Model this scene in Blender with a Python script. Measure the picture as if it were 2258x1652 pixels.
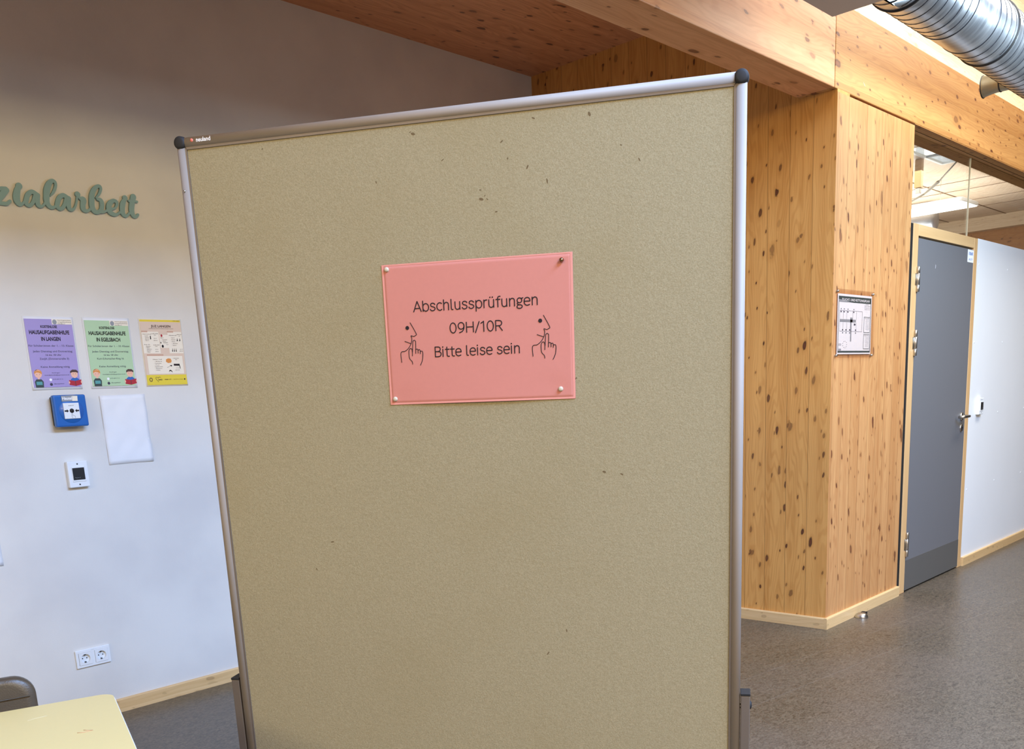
import bpy, math, random
from mathutils import Vector, Matrix

for o in list(bpy.data.objects):
    bpy.data.objects.remove(o)
scene = bpy.context.scene
C = scene.collection
R = math.radians

# ---------------------------------------------------------------- camera
FPX, PX, PY = 2065.75, 1122.65, 1335.11
yaw, pitch, roll = R(46.003), R(-12.505), R(-2.956)
d = Vector((math.cos(pitch)*math.sin(yaw), math.cos(pitch)*math.cos(yaw), math.sin(pitch)))
r0 = Vector((math.cos(yaw), -math.sin(yaw), 0)); u0 = r0.cross(d)
rr = r0*math.cos(roll)+u0*math.sin(roll); uu = -r0*math.sin(roll)+u0*math.cos(roll)
cam_d = bpy.data.cameras.new('camera'); cam = bpy.data.objects.new('camera', cam_d); C.objects.link(cam)
M = Matrix((rr, uu, -d)).transposed().to_4x4(); M.translation = Vector((0, 0, 1.335))
cam.matrix_world = M
cam_d.sensor_fit = 'HORIZONTAL'; cam_d.sensor_width = 36
cam_d.lens = FPX/2258*36
cam_d.shift_x = (1129-PX)/2258
cam_d.shift_y = -(826-PY)/2258
cam_d.clip_start = .02; cam_d.clip_end = 200
scene.camera = cam

# ---------------------------------------------------------------- world, lights, exposure
scene.view_settings.view_transform = 'Standard'
scene.view_settings.look = 'None'
scene.view_settings.gamma = 1
scene.view_settings.use_curve_mapping = False
scene.view_settings.exposure = 0.0
w = bpy.data.worlds.new('world'); scene.world = w; w.use_nodes = True
w.node_tree.nodes['Background'].inputs[0].default_value = (.86, .94, 1, 1)
w.node_tree.nodes['Background'].inputs[1].default_value = 1.9

def area(name, loc, target, sx, sy, power, col, spread=180):
    l = bpy.data.lights.new(name, 'AREA'); l.shape = 'RECTANGLE'; l.size = sx; l.size_y = sy
    l.energy = power; l.color = col; l.spread = R(spread)
    o = bpy.data.objects.new(name, l); C.objects.link(o); o.location = loc
    o.rotation_euler = (Vector(target)-Vector(loc)).to_track_quat('-Z', 'Y').to_euler()
    return o
area('skylight_light', (2.1, -1.6, 4.15), (2.1, -1.6, 0), 3.4, 1.6, 860, (.315, .54, 1))
area('skylight_light_near_duct', (6.3, .95, 4.15), (6.3, .95, 0), 4.6, .7, 142, (1, .94, .84))
area('pier_fill_light', (5.5, .75, 2.78), (5.5, 2.2, 2.5), 1.4, .25, 42, (.70, .88, 1))  # added fill aimed at the upper pier, no fitting hangs here
area('hall_fill_light', (-.5, -5.8, 3.6), (-.5, 0, 3.0), 5.0, 1.0, 310, (1, .78, .40))  # added warm fill for the recess, the hall wall behind it is solid
area('side_fill_light', (-4.7, .2, 3.4), (1, .6, 1.2), 3.6, .8, 140, (1, .87, .62))  # added warm fill towards pinboard and side wall, no opening there
area('room_light', (9.5, 4.2, 3.2), (9.5, 4.2, 0), 2.4, 2.0, 70, (1, .95, .86))
area('room_ceiling_fill_light', (11.0, 4.6, 2.5), (11.0, 4.6, 4), 2.4, 2.0, 85, (1, .97, .94))  # added fill that brightens the room ceiling from below

# ---------------------------------------------------------------- materials
def S(r, g, b):
    f = lambda c: (c/255/12.92 if c/255 <= .04045 else ((c/255+.055)/1.055)**2.4)
    return (f(r), f(g), f(b), 1)

class N:
    def __init__(s, name):
        s.m = bpy.data.materials.new(name); s.m.use_nodes = True; s.t = s.m.node_tree
        s.b = s.t.nodes['Principled BSDF']
    def n(s, typ, **k):
        x = s.t.nodes.new(typ)
        for a, v in k.items():
            if a.startswith('_'): setattr(x, a[1:], v)
            else:
                key = a.replace('__', ' ')
                x.inputs[key].default_value = v
        return x
    def l(s, a, b): s.t.links.new(a, b)
    def math(s, op, a, b=None, c=None, clamp=False):
        x = s.t.nodes.new('ShaderNodeMath'); x.operation = op; x.use_clamp = clamp
        for i, v in enumerate((a, b, c)):
            if v is None: continue
            if isinstance(v, (int, float)): x.inputs[i].default_value = v
            else: s.l(v, x.inputs[i])
        return x.outputs[0]
    def comb(s, x, y, z):
        c = s.t.nodes.new('ShaderNodeCombineXYZ')
        for i, v in enumerate((x, y, z)):
            if isinstance(v, (int, float)): c.inputs[i].default_value = v
            else: s.l(v, c.inputs[i])
        return c.outputs[0]
    def ramp(s, fac, lo, hi, a=0., b=1.):
        x = s.t.nodes.new('ShaderNodeMapRange'); x.interpolation_type = 'SMOOTHSTEP'
        x.inputs[1].default_value = lo; x.inputs[2].default_value = hi
        x.inputs[3].default_value = a; x.inputs[4].default_value = b
        s.l(fac, x.inputs[0]); return x.outputs[0]
    def mix(s, fac, a, b, bt='MIX'):
        x = s.t.nodes.new('ShaderNodeMix'); x.data_type = 'RGBA'; x.blend_type = bt
        for i, v in ((0, fac), (6, a), (7, b)):
            if isinstance(v, (int, float, tuple)): x.inputs[i].default_value = v
            else: s.l(v, x.inputs[i])
        return x.outputs[2]
    def noise(s, vec, scale, detail=2, rough=.5, dist=0, dim='3D'):
        x = s.t.nodes.new('ShaderNodeTexNoise'); x.noise_dimensions = dim
        s.l(vec, x.inputs['Vector']); x.inputs['Scale'].default_value = scale
        x.inputs['Detail'].default_value = detail; x.inputs['Roughness'].default_value = rough
        x.inputs['Distortion'].default_value = dist
        return x.outputs[0]
    def coords(s):
        tc = s.t.nodes.new('ShaderNodeTexCoord'); sp = s.t.nodes.new('ShaderNodeSeparateXYZ')
        s.l(tc.outputs['Object'], sp.inputs[0]); return tc.outputs['Object'], sp.outputs
    def bump(s, h, strength, dist=.001):
        x = s.t.nodes.new('ShaderNodeBump'); x.inputs['Strength'].default_value = strength
        x.inputs['Distance'].default_value = dist; s.l(h, x.inputs['Height']); s.l(x.outputs[0], s.b.inputs['Normal'])
    def set(s, **k):
        for a, v in k.items(): s.b.inputs[a.replace('__', ' ')].default_value = v
        return s

def plain(name, col, rough=.5, metal=0, coat=0, noise=.0, nscale=200):
    k = N(name); k.set(Roughness=rough, Metallic=metal, Coat__Weight=coat)
    k.b.inputs['Base Color'].default_value = col
    if noise:
        o, _ = k.coords(); f = k.noise(o, nscale, 3)
        k.l(k.mix(k.math('MULTIPLY', f, noise), col, (col[0]*.5, col[1]*.5, col[2]*.5, 1)), k.b.inputs['Base Color'])
    return k.m

def wood(name, u, v, base, dark, knotc, pw=.12, seam=.6, knots=1.0, ring=1.0, vary=.25, kscale=1.0, rough=.5, off=0.):
    """sawn spruce: u = axis along the grain, v = axis across it"""
    k = N(name); k.set(Roughness=rough); o, xyz = k.coords(); ax = {'x': 0, 'y': 1, 'z': 2}
    w_ = [c for c in 'xyz' if c not in (u, v)][0]
    U = k.math('ADD', xyz[ax[u]], off); V = k.math('ADD', k.math('ADD', xyz[ax[v]], xyz[ax[w_]]), off*.37); Wd = xyz[ax[w_]]
    vp = k.math('DIVIDE', V, pw); pid = k.math('FLOOR', vp); fr = k.math('FRACT', vp)
    wn = k.t.nodes.new('ShaderNodeTexWhiteNoise'); wn.noise_dimensions = '1D'; k.l(pid, wn.inputs['W'])
    rnd = wn.outputs['Value']
    shift = k.math('MULTIPLY', rnd, 37.)
    U2 = k.math('ADD', U, shift)
    warp = k.noise(k.comb(k.math('MULTIPLY', U2, 1.3), k.math('MULTIPLY', V, 9), Wd), 1, 2)
    # growth rings
    ph = k.math('ADD', k.math('MULTIPLY', V, 330.), k.math('MULTIPLY', warp, 90.*ring))
    s_ = k.math('SINE', ph); s_ = k.ramp(s_, -.4, 1.0)
    fine = k.noise(k.comb(k.math('MULTIPLY', U2, 6), k.math('MULTIPLY', V, 260), Wd), 1, 3)
    broad = k.noise(k.comb(k.math('MULTIPLY', U2, .8), k.math('MULTIPLY', V, 24), Wd), 1, 2)
    g = k.math('MULTIPLY', s_, .17*ring); g = k.math('ADD', g, k.math('MULTIPLY', fine, .42)); g = k.math('ADD', g, k.math('MULTIPLY', broad, .62))
    col = k.mix(k.ramp(g, .25, .95), base, dark)
    col = k.mix(k.math('MULTIPLY', k.math('SUBTRACT', rnd, .35), vary, clamp=True), col, dark)
    col = k.mix(k.math('MULTIPLY', k.math('SUBTRACT', .45, rnd), vary*.8, clamp=True), col, (min(1, base[0]*1.15), min(1, base[1]*1.2), min(1, base[2]*1.35), 1))
    # knots: two sizes
    for (su, sv, rad, thr, hh) in ((4.2, 8.0, .15, .76, 0.), (9., 19., .20, .62, 7.3)):
        su *= kscale; sv *= kscale
        vo = k.t.nodes.new('ShaderNodeTexVoronoi'); vo.voronoi_dimensions = '2D'; vo.inputs['Scale'].default_value = 1
        jit = k.math('MULTIPLY', k.noise(k.comb(U2, V, hh), 16, 3), .45)
        k.l(k.comb(k.math('ADD', k.math('ADD', k.math('MULTIPLY', U2, su), jit), k.math('MULTIPLY', V, sv*.30)), k.math('ADD', k.math('MULTIPLY', V, sv), hh), 0), vo.inputs['Vector'])
        sc = k.t.nodes.new('ShaderNodeSeparateColor'); k.l(vo.outputs['Color'], sc.inputs[0])
        on = k.ramp(sc.outputs[0], thr, thr+.01)
        rs = k.math('MULTIPLY_ADD', k.math('POWER', sc.outputs[1], 2.), rad*.8, rad*.35)
        dd = k.math('DIVIDE', vo.outputs['Distance'], rs)
        halo = k.math('MULTIPLY', k.ramp(dd, 2.6, .9), on); core = k.math('MULTIPLY', k.ramp(dd, 1.15, .6), on)
        col = k.mix(k.math('MULTIPLY', halo, .45*knots), col, dark)
        kc = k.mix(k.ramp(dd, .8, .2), (knotc[0]*.35, knotc[1]*.35, knotc[2]*.35, 1), knotc)
        col = k.mix(k.math('MULTIPLY', k.math('MULTIPLY', core, k.math('MULTIPLY_ADD', sc.outputs[2], .55, .5)), .95*knots, clamp=True), col, kc)
    # seams between the boards
    e = k.math('MINIMUM', fr, k.math('SUBTRACT', 1, fr))
    wl = k.math('MULTIPLY', k.ramp(e, .0022/pw, .0007/pw), seam)
    col = k.mix(wl, col, (dark[0]*.25, dark[1]*.22, dark[2]*.2, 1))
    k.l(col, k.b.inputs['Base Color']); k.bump(k.math('SUBTRACT', g, wl), .15, .001)
    return k.m

WB, WD, WK = S(214, 160, 102), S(184, 124, 72), S(118, 62, 38)
M_wood_v = wood('spruce_upright_boards', 'z', 'x', WB, WD, WK, pw=.112, vary=.4)
M_wood_side = wood('spruce_upright_boards_ochre', 'z', 'y', S(228, 168, 92), S(198, 134, 62), S(104, 52, 26), pw=.125, vary=.5, off=3.3)
M_beam = wood('glulam_beam', 'x', 'z', S(202, 152, 90), S(172, 116, 62), WK, pw=.165, seam=.25, vary=.5, ring=.8, kscale=1.0, off=1.7)
M_beam_warm = wood('glulam_beam_reddish', 'x', 'z', S(232, 176, 126), S(200, 136, 90), WK, pw=.17, seam=.15, vary=.4, ring=.8, kscale=.8, off=9.1)
M_soffit = wood('spruce_soffit', 'x', 'y', S(196, 146, 100), S(160, 108, 68), S(92, 50, 30), pw=.2, seam=.3, vary=.3, off=5.2)
M_ceil = wood('spruce_ceiling_boards', 'x', 'y', S(216, 152, 108), S(178, 118, 78), S(90, 48, 28), pw=.22, seam=.12, vary=.3, off=2.2, kscale=.8)
M_pale_y = wood('pale_spruce_boards', 'y', 'x', S(232, 212, 186), S(206, 180, 150), S(170, 120, 80), pw=.5, seam=.9, knots=.4, vary=.3, off=.8)
M_lit_x = wood('spruce_panel_lit_pale', 'x', 'z', S(246, 228, 190), S(226, 196, 150), S(180, 140, 100), pw=.3, seam=.2, knots=.5, vary=.2, off=.8)  # paler colour stands in for strong light on the timber above the beam
M_pale_z = wood('pale_spruce_beam', 'y', 'z', S(236, 214, 182), S(212, 182, 146), S(170, 120, 80), pw=.2, seam=.2, knots=.4, vary=.2, off=.8)
M_dkwood = wood('brown_spruce_wall', 'y', 'z', S(196, 142, 86), S(168, 112, 62), S(100, 60, 34), pw=.2, seam=.3, vary=.3)
M_base = wood('skirting_wood', 'x', 'z', S(232, 196, 142), S(212, 170, 112), S(120, 76, 44), pw=.3, seam=0, knots=.35, ring=.5, vary=.2, rough=.4)
M_base_y = wood('skirting_wood_side', 'y', 'z', S(232, 196, 142), S(212, 170, 112), S(120, 76, 44), pw=.3, seam=0, knots=.3, ring=.5, vary=.2, rough=.4)
M_frame_v = wood('beech_frame_upright', 'z', 'x', S(226, 184, 130), S(212, 166, 110), S(190, 140, 90), pw=.4, seam=0, knots=0, ring=.25, vary=.1, rough=.4)
M_frame_h = wood('beech_frame_head', 'x', 'z', S(232, 192, 138), S(216, 172, 116), S(190, 140, 90), pw=.4, seam=0, knots=0, ring=.25, vary=.1, rough=.4)

def mk_wall():
    k = N('white_roughcast_wallpaper'); k.set(Roughness=.85); o, _ = k.coords()
    f = k.noise(o, 260, 3, .6); g = k.noise(o, 3.0, 3); h = k.noise(o, 45, 2)
    c = k.mix(k.ramp(g, .3, .8), S(228, 224, 216), S(216, 212, 206))
    k.l(c, k.b.inputs['Base Color']); k.bump(k.math('ADD', f, h), .22, .0012); return k.m
M_wall = mk_wall()
def mk_panel():
    k = N('smooth_white_panel'); k.set(Roughness=.45); o, _ = k.coords()
    k.l(k.mix(k.noise(o, 2, 2), S(247, 248, 248), S(240, 241, 241)), k.b.inputs['Base Color']); return k.m
M_panel = mk_panel()
def mk_floor():
    k = N('marbled_linoleum'); k.set(Roughness=.3); o, xyz = k.coords()
    mp = k.t.nodes.new('ShaderNodeMapping'); mp.inputs['Rotation'].default_value = (0, 0, R(40)); k.l(o, mp.inputs[0])
    mp.inputs['Scale'].default_value = (1, 1.9, 1)
    f = k.noise(mp.outputs[0], 34, 5, .72, 1.6); f2 = k.noise(mp.outputs[0], 90, 3, .6, .6); g = k.noise(o, 1.6, 3)
    t = k.math('ADD', k.math('MULTIPLY', f, .75), k.math('MULTIPLY', f2, .3))
    c = k.mix(k.ramp(t, .38, .66), S(58, 48, 36), S(114, 100, 80))
    c = k.mix(k.ramp(t, .66, .80), c, S(156, 146, 132))
    c = k.mix(k.math('MULTIPLY', k.ramp(g, .35, .7), .25), c, S(112, 100, 90))
    # the two welded sheet joints
    ang = R(-6.63); cr = k.math('ADD', k.math('MULTIPLY', xyz[0], -math.sin(ang)), k.math('MULTIPLY', xyz[1], math.cos(ang)))
    for off in (JOINT1, JOINT2):
        e = k.math('ABSOLUTE', k.math('SUBTRACT', cr, off))
        c = k.mix(k.math('MULTIPLY', k.ramp(e, .0045, .0015), .16), c, S(150, 142, 130))
    k.l(c, k.b.inputs['Base Color']); k.l(k.ramp(g, .2, .8, .30, .40), k.b.inputs['Roughness'])
    k.bump(f2, .05, .0005); return k.m
JOINT1, JOINT2 = 2.534, 2.285
M_floor = mk_floor()
def mk_felt():
    k = N('beige_felt'); k.set(Roughness=.95); o, _ = k.coords()
    f = k.noise(o, 420, 3, .7); g = k.noise(o, 130, 3, .6, .5); h = k.noise(o, 2.2, 3); sp = k.noise(o, 60, 1)
    c = k.mix(k.ramp(f, .3, .75), S(146, 134, 101), S(166, 154, 121))
    c = k.mix(k.math('MULTIPLY', k.ramp(h, .45, .75), .35), c, S(146, 130, 90))
    c = k.mix(k.math('MULTIPLY', k.ramp(sp, .78, .84), .3), c, S(120, 104, 80))
    k.l(c, k.b.inputs['Base Color']); k.bump(k.math('ADD', f, g), .5, .0012); return k.m
M_felt = mk_felt()
def mk_alu(name, col, rough, met=.45):
    k = N(name); k.set(Roughness=rough, Metallic=met); k.b.inputs['Specular IOR Level'].default_value = .35; o, xyz = k.coords()
    k.l(k.mix(k.noise(o, 8, 2), col, (col[0]*.85, col[1]*.85, col[2]*.85, 1)), k.b.inputs['Base Color']); return k.m
M_alu = mk_alu('anodised_aluminium', S(158, 147, 136), .6, .1)
M_leg = mk_alu('grey_brown_metal', S(128, 116, 104), .5)
def mk_duct():
    k = N('galvanised_steel'); k.set(Roughness=.3, Metallic=.88); o, xyz = k.coords()
    f = k.noise(k.comb(k.math('MULTIPLY', xyz[0], 34), k.math('MULTIPLY', xyz[1], 5), k.math('MULTIPLY', xyz[2], 5)), 1, 3, .5)
    k.l(k.mix(k.ramp(f, .3, .75), S(196, 202, 212), S(222, 226, 232)), k.b.inputs['Base Color'])
    k.l(k.ramp(f, .25, .8, .28, .38), k.b.inputs['Roughness']); return k.m
M_duct = mk_duct()
M_zinc = plain('zinc_collar', S(176, 170, 150), .42, .8, noise=.3, nscale=60)
M_black = plain('black_plastic', S(30, 28, 27), .7, noise=.2, nscale=300)
M_rubber = plain('black_rubber', S(16, 16, 18), .55)
M_seam = plain('dark_seam', S(62, 64, 70), .4, .6)
M_ink = plain('black_ink', S(24, 12, 16), .8)
M_inkg = plain('dark_grey_ink', S(70, 66, 84), .8)
M_inkw = plain('white_ink', S(250, 250, 250), .6)
M_white = plain('white_plastic', S(238, 240, 240), .35)
M_plug = plain('socket_well', S(205, 206, 204), .4)
M_paperw = plain('white_paper', S(240, 240, 240), .8, noise=.08, nscale=20)
M_pinkp = plain('pink_paper', S(203, 130, 116), .75, noise=.12, nscale=120)
M_violet = plain('violet_print', S(170, 154, 208), .7, noise=.08, nscale=30)
M_green = plain('green_print', S(184, 214, 172), .7, noise=.08, nscale=30)
M_yellow = plain('yellow_print', S(232, 208, 62), .7)
M_tan = plain('tan_print', S(226, 202, 180), .7)
M_cream = plain('cream_print', S(244, 234, 214), .7)
M_orange = plain('orange_print', S(222, 148, 74), .7)
M_brownp = plain('brown_print', S(84, 58, 52), .7)
M_skin = plain('skin_tone_print', S(244, 190, 164), .7)
M_red = plain('red_print', S(178, 40, 54), .7)
M_bluep = plain('blue_print', S(48, 104, 182), .7)
M_teal = plain('teal_print', S(92, 160, 160), .7)
M_greyp = plain('grey_print', S(150, 154, 158), .7)
M_slate = plain('dark_slate_print', S(58, 72, 70), .7)
M_blue = plain('blue_plastic', S(30, 100, 178), .35, coat=.2)
M_sage = plain('sage_green_paint', S(138, 172, 174), .6, noise=.1, nscale=40)
M_door = plain('grey_door_laminate', S(115, 114, 116), .5, noise=.12, nscale=400)
M_kick = plain('darker_grey_kick_plate', S(98, 95, 90), .5, noise=.12, nscale=400)
M_steel = plain('brushed_steel', S(190, 184, 174), .3, 1.0)
M_rodm = plain('grey_painted_steel', S(120, 114, 106), .6)
M_void = plain('dark_recess', S(14, 12, 11), .9)
M_plaster = plain('grey_painted_board', S(206, 192, 180), .7, noise=.12, nscale=80)
M_hall = plain('hall_wall_paint', S(160, 150, 136), .8)
M_hallc = plain('hall_ceiling_wood', S(190, 150, 110), .6)
M_table = plain('cream_table_laminate', S(226, 203, 136), .35, noise=.06, nscale=90)
M_tedge = plain('pale_table_edge', S(236, 232, 222), .4)
def mk_leather():
    k = N('brown_leather'); k.set(Roughness=.38); o, _ = k.coords()
    k.b.inputs['Base Color'].default_value = S(78, 68, 55)
    k.bump(k.noise(o, 300, 3, .6), .5, .001); return k.m
M_leather = mk_leather()
M_brass = plain('brass_pin', S(150, 120, 90), .2, 1.0)
M_pinw = plain('cream_pin', S(196, 184, 158), .4)
M_stain = plain('brown_stain', S(106, 88, 58), .9)
M_scuff = plain('grey_scuff', S(186, 186, 192), .9)
def mk_emit(name, col, st):
    k = N(name); k.b.inputs['Emission Color'].default_value = col; k.b.inputs['Emission Strength'].default_value = st
    k.b.inputs['Base Color'].default_value = col; return k.m
M_lamp = mk_emit('lit_diffuser', (1, .99, .96, 1), 2.2)
def mk_glass(name, rough=0.0, tint=(.97, .985, .98, 1)):
    k = N(name); t = k.t; out = t.nodes['Material Output']; t.nodes.remove(k.b)
    tr = t.nodes.new('ShaderNodeBsdfTransparent'); tr.inputs[0].default_value = tint
    gl = t.nodes.new('ShaderNodeBsdfGlossy'); gl.inputs['Roughness'].default_value = rough
    fr = t.nodes.new('ShaderNodeFresnel'); ge = t.nodes.new('ShaderNodeNewGeometry'); k.l(k.math('MULTIPLY_ADD', ge.outputs['Backfacing'], 1/1.45-1.45, 1.45), fr.inputs[0])
    mx = t.nodes.new('ShaderNodeMixShader'); t.links.new(fr.outputs[0], mx.inputs[0]); t.links.new(tr.outputs[0], mx.inputs[1]); t.links.new(gl.outputs[0], mx.inputs[2])
    t.links.new(mx.outputs[0], out.inputs[0]); return k.m
M_glass = mk_glass('clear_glass')
M_acryl = mk_glass('clear_acrylic', .05, (.98, .93, .90, 1))

# ---------------------------------------------------------------- mesh helpers
class MB:
    def __init__(s): s.v = []; s.f = []; s.m = []; s.sm = []; s.cur = 0; s.smooth = False
    def add(s, vs, fs, mi=None, sm=None):
        b = len(s.v); s.v += [tuple(p) for p in vs]
        for f in fs: s.f.append([b+i for i in f]); s.m.append(s.cur if mi is None else mi); s.sm.append(s.smooth if sm is None else sm)
        return s
    def box(s, x0, x1, y0, y1, z0, z1, mi=None):
        vs = [(x, y, z) for z in (z0, z1) for y in (y0, y1) for x in (x0, x1)]
        return s.add(vs, [(0, 2, 3, 1), (4, 5, 7, 6), (0, 1, 5, 4), (2, 6, 7, 3), (0, 4, 6, 2), (1, 3, 7, 5)], mi, False)
    def rbox(s, x0, x1, y0, y1, z0, z1, b, mi=None, seg=2):
        """box with rounded edges (superposed offset rings)"""
        import bmesh
        bm = bmesh.new(); bmesh.ops.create_cube(bm, size=1)
        for v in bm.verts:
            v.co = Vector(((x0+x1)/2+v.co.x*(x1-x0), (y0+y1)/2+v.co.y*(y1-y0), (z0+z1)/2+v.co.z*(z1-z0)))
        bmesh.ops.bevel(bm, geom=bm.edges[:], offset=b, segments=seg, profile=.5, affect='EDGES')
        bm.verts.index_update()
        s.add([v.co[:] for v in bm.verts], [[v.index for v in f.verts] for f in bm.faces], mi, False); bm.free(); return s
    def prism(s, pts, y0, y1, mi=None):
        """pts: (x, z) outline, extruded along y"""
        n = len(pts); vs = [(x, y0, z) for x, z in pts]+[(x, y1, z) for x, z in pts]
        fs = [list(range(n)), list(range(2*n-1, n-1, -1))]+[(i, i+n, (i+1) % n+n, (i+1) % n) for i in range(n)]
        return s.add(vs, fs, mi, False)
    def slab(s, pts, z0, z1, mi=None, r=0):
        """pts: (x, y) outline extruded along z, with a small round edge r"""
        n = len(pts); cx = sum(p[0] for p in pts)/n; cy = sum(p[1] for p in pts)/n
        rings = [(z0, r), (z0+r, 0), (z1-r, 0), (z1-r*.3, r*.3), (z1, r)] if r else [(z0, 0), (z1, 0)]
        vs = []
        for z, ins in rings:
            for x, y in pts:
                dx, dy = x-cx, y-cy; L = math.hypot(dx, dy); vs.append((x-dx/L*ins, y-dy/L*ins, z))
        fs = [list(range(n-1, -1, -1)), [len(vs)-n+i for i in range(n)]]
        for k in range(len(rings)-1):
            fs += [(k*n+i, k*n+(i+1) % n, (k+1)*n+(i+1) % n, (k+1)*n+i) for i in range(n)]
        return s.add(vs, fs, mi, False)
    def disc(s, c, r, axis, t, n=24, mi=None, rz=None):
        """cylinder starting at c, length t along axis"""
        return s.lathe([(0, 0), (r, 0), (r, t), (0, t)], c, axis, n, mi, False)
    def lathe(s, prof, c, axis, n=24, mi=None, sm=True, sx=1., sz=1.):
        a = Vector(axis).normalized(); t = Vector((0, 0, 1)) if abs(a.z) < .9 else Vector((1, 0, 0))
        e1 = a.cross(t).normalized(); e2 = a.cross(e1); vs = []; c = Vector(c)
        for rad, h in prof:
            for i in range(n):
                q = 2*math.pi*i/n; vs.append(c+a*h+e1*(rad*math.cos(q)*sx)+e2*(rad*math.sin(q)*sz))
        fs = []
        for k in range(len(prof)-1):
            for i in range(n):
                j = (i+1) % n; fs.append((k*n+i, k*n+j, (k+1)*n+j, (k+1)*n+i))
        return s.add(vs, fs, mi, sm)
    def tube(s, pts, r, n=8, mi=None, cap=True):
        pts = [Vector(p) for p in pts]; vs = []; prev = None; m = len(pts)
        for i, p in enumerate(pts):
            t = (pts[min(i+1, m-1)]-pts[max(i-1, 0)]).normalized()
            if prev is None:
                a = Vector((0, 0, 1)) if abs(t.z) < .9 else Vector((1, 0, 0)); e = t.cross(a).normalized()
            else: e = (prev-t*prev.dot(t)).normalized()
            prev = e; g = t.cross(e); rad = r[i] if isinstance(r, (list, tuple)) else r
            for k in range(n):
                q = 2*math.pi*k/n; vs.append(p+e*(rad*math.cos(q))+g*(rad*math.sin(q)))
        fs = [(i*n+k, i*n+(k+1) % n, (i+1)*n+(k+1) % n, (i+1)*n+k) for i in range(m-1) for k in range(n)]
        if cap: fs += [list(range(n-1, -1, -1)), [(m-1)*n+k for k in range(n)]]
        return s.add(vs, fs, mi, True)
    def stroke(s, pts, y0, y1, mi=None, wid=None, n=12):
        """flat pen stroke in the xz plane, extruded y0..y1; pts (x, z[, halfwidth])"""
        P = [(p[0], p[1], p[2] if len(p) > 2 else wid) for p in pts]
        Q = [P[0]]
        for i in range(len(P)-1):       # catmull-rom refinement
            p0 = P[max(i-1, 0)]; p1 = P[i]; p2 = P[i+1]; p3 = P[min(i+2, len(P)-1)]
            st = 5 if len(P) > 2 else 1
            for k in range(1, st+1):
                t = k/st
                Q.append(tuple(.5*((2*p1[j])+(-p0[j]+p2[j])*t+(2*p0[j]-5*p1[j]+4*p2[j]-p3[j])*t*t+(-p0[j]+3*p1[j]-3*p2[j]+p3[j])*t**3) for j in range(3)))
        L, Rr = [], []
        for i, (x, z, h) in enumerate(Q):
            a = Q[max(i-1, 0)]; b = Q[min(i+1, len(Q)-1)]; dx, dz = b[0]-a[0], b[1]-a[1]; l = math.hypot(dx, dz) or 1
            L.append((x-dz/l*h, z+dx/l*h)); Rr.append((x+dz/l*h, z-dx/l*h))
        ST_ = getattr(s, 'stag', 0)
        for i in range(len(Q)-1):
            if ST_: y0 -= ST_
            s.prism([L[i], L[i+1], Rr[i+1], Rr[i]], y0, y1, mi)
        for i in range(0, len(Q)):
            if i in (0, len(Q)-1) or Q[i][2] > .003:
                x, z, h = Q[i]
                if ST_: y0 -= ST_
                s.prism([(x+h*math.cos(q*2*math.pi/n), z+h*math.sin(q*2*math.pi/n)) for q in range(n)], y0, y1, mi)
        s.last = y0; return s
    def build(s, name, mats, parent=None):
        me = bpy.data.meshes.new(name); me.from_pydata(s.v, [], s.f)
        if not isinstance(mats, (list, tuple)): mats = [mats]
        for m in mats: me.materials.append(m)
        me.polygons.foreach_set('material_index', s.m); me.polygons.foreach_set('use_smooth', s.sm)
        me.update()
        import bmesh
        bm = bmesh.new(); bm.from_mesh(me); bmesh.ops.recalc_face_normals(bm, faces=bm.faces); bm.to_mesh(me); bm.free()
        o = bpy.data.objects.new(name, me); C.objects.link(o)
        if parent is not None: o.parent = parent
        return o

def tag(o, label=None, cat=None, group=None, kind=None):
    if label: o['label'] = label
    if cat: o['category'] = cat
    if group: o['group'] = group
    if kind: o['kind'] = kind
    return o
def thing(name, label, cat, loc=(0, 0, 0), group=None, mat=None, kind=None):
    o = bpy.data.objects.new(name, None); C.objects.link(o); o.empty_display_size = .05
    if mat is not None: o.matrix_world = mat
    else: o.location = loc
    return tag(o, label, cat, group, kind)
def struct(name, mb, m, parent=None, label=None):
    o = mb.build(name, m, parent)
    if parent is None: o['kind'] = 'structure'
    if label: o['label'] = label
    return o

def text_mesh(txt, x0, x1, zb, cap, y, depth=.0002, bold=0.):
    """letters as flat mesh in the xz plane, facing -y, fitted to x0..x1 with capital height cap"""
    cu = bpy.data.curves.new('lettering', 'FONT'); cu.body = txt; cu.size = 1; cu.offset = bold; cu.resolution_u = 3
    o = bpy.data.objects.new('lettering', cu); C.objects.link(o)
    bpy.context.view_layer.update()
    dg = bpy.context.evaluated_depsgraph_get(); me = bpy.data.meshes.new_from_object(o.evaluated_get(dg))
    xs = [v.co.x for v in me.vertices]; a, b = min(xs), max(xs)
    cu2 = .73
    mb = MB(); sx = (x1-x0)/(b-a)
    mb.add([(x0+(v.co.x-a)*sx, y, zb+v.co.y*cap/cu2) for v in me.vertices], [list(p.vertices) for p in me.polygons])
    bpy.data.objects.remove(o); bpy.data.curves.remove(cu); bpy.data.meshes.remove(me)
    return mb
def merge(dst, src, mi=None):
    dst.add(src.v, src.f, mi); return dst

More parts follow.
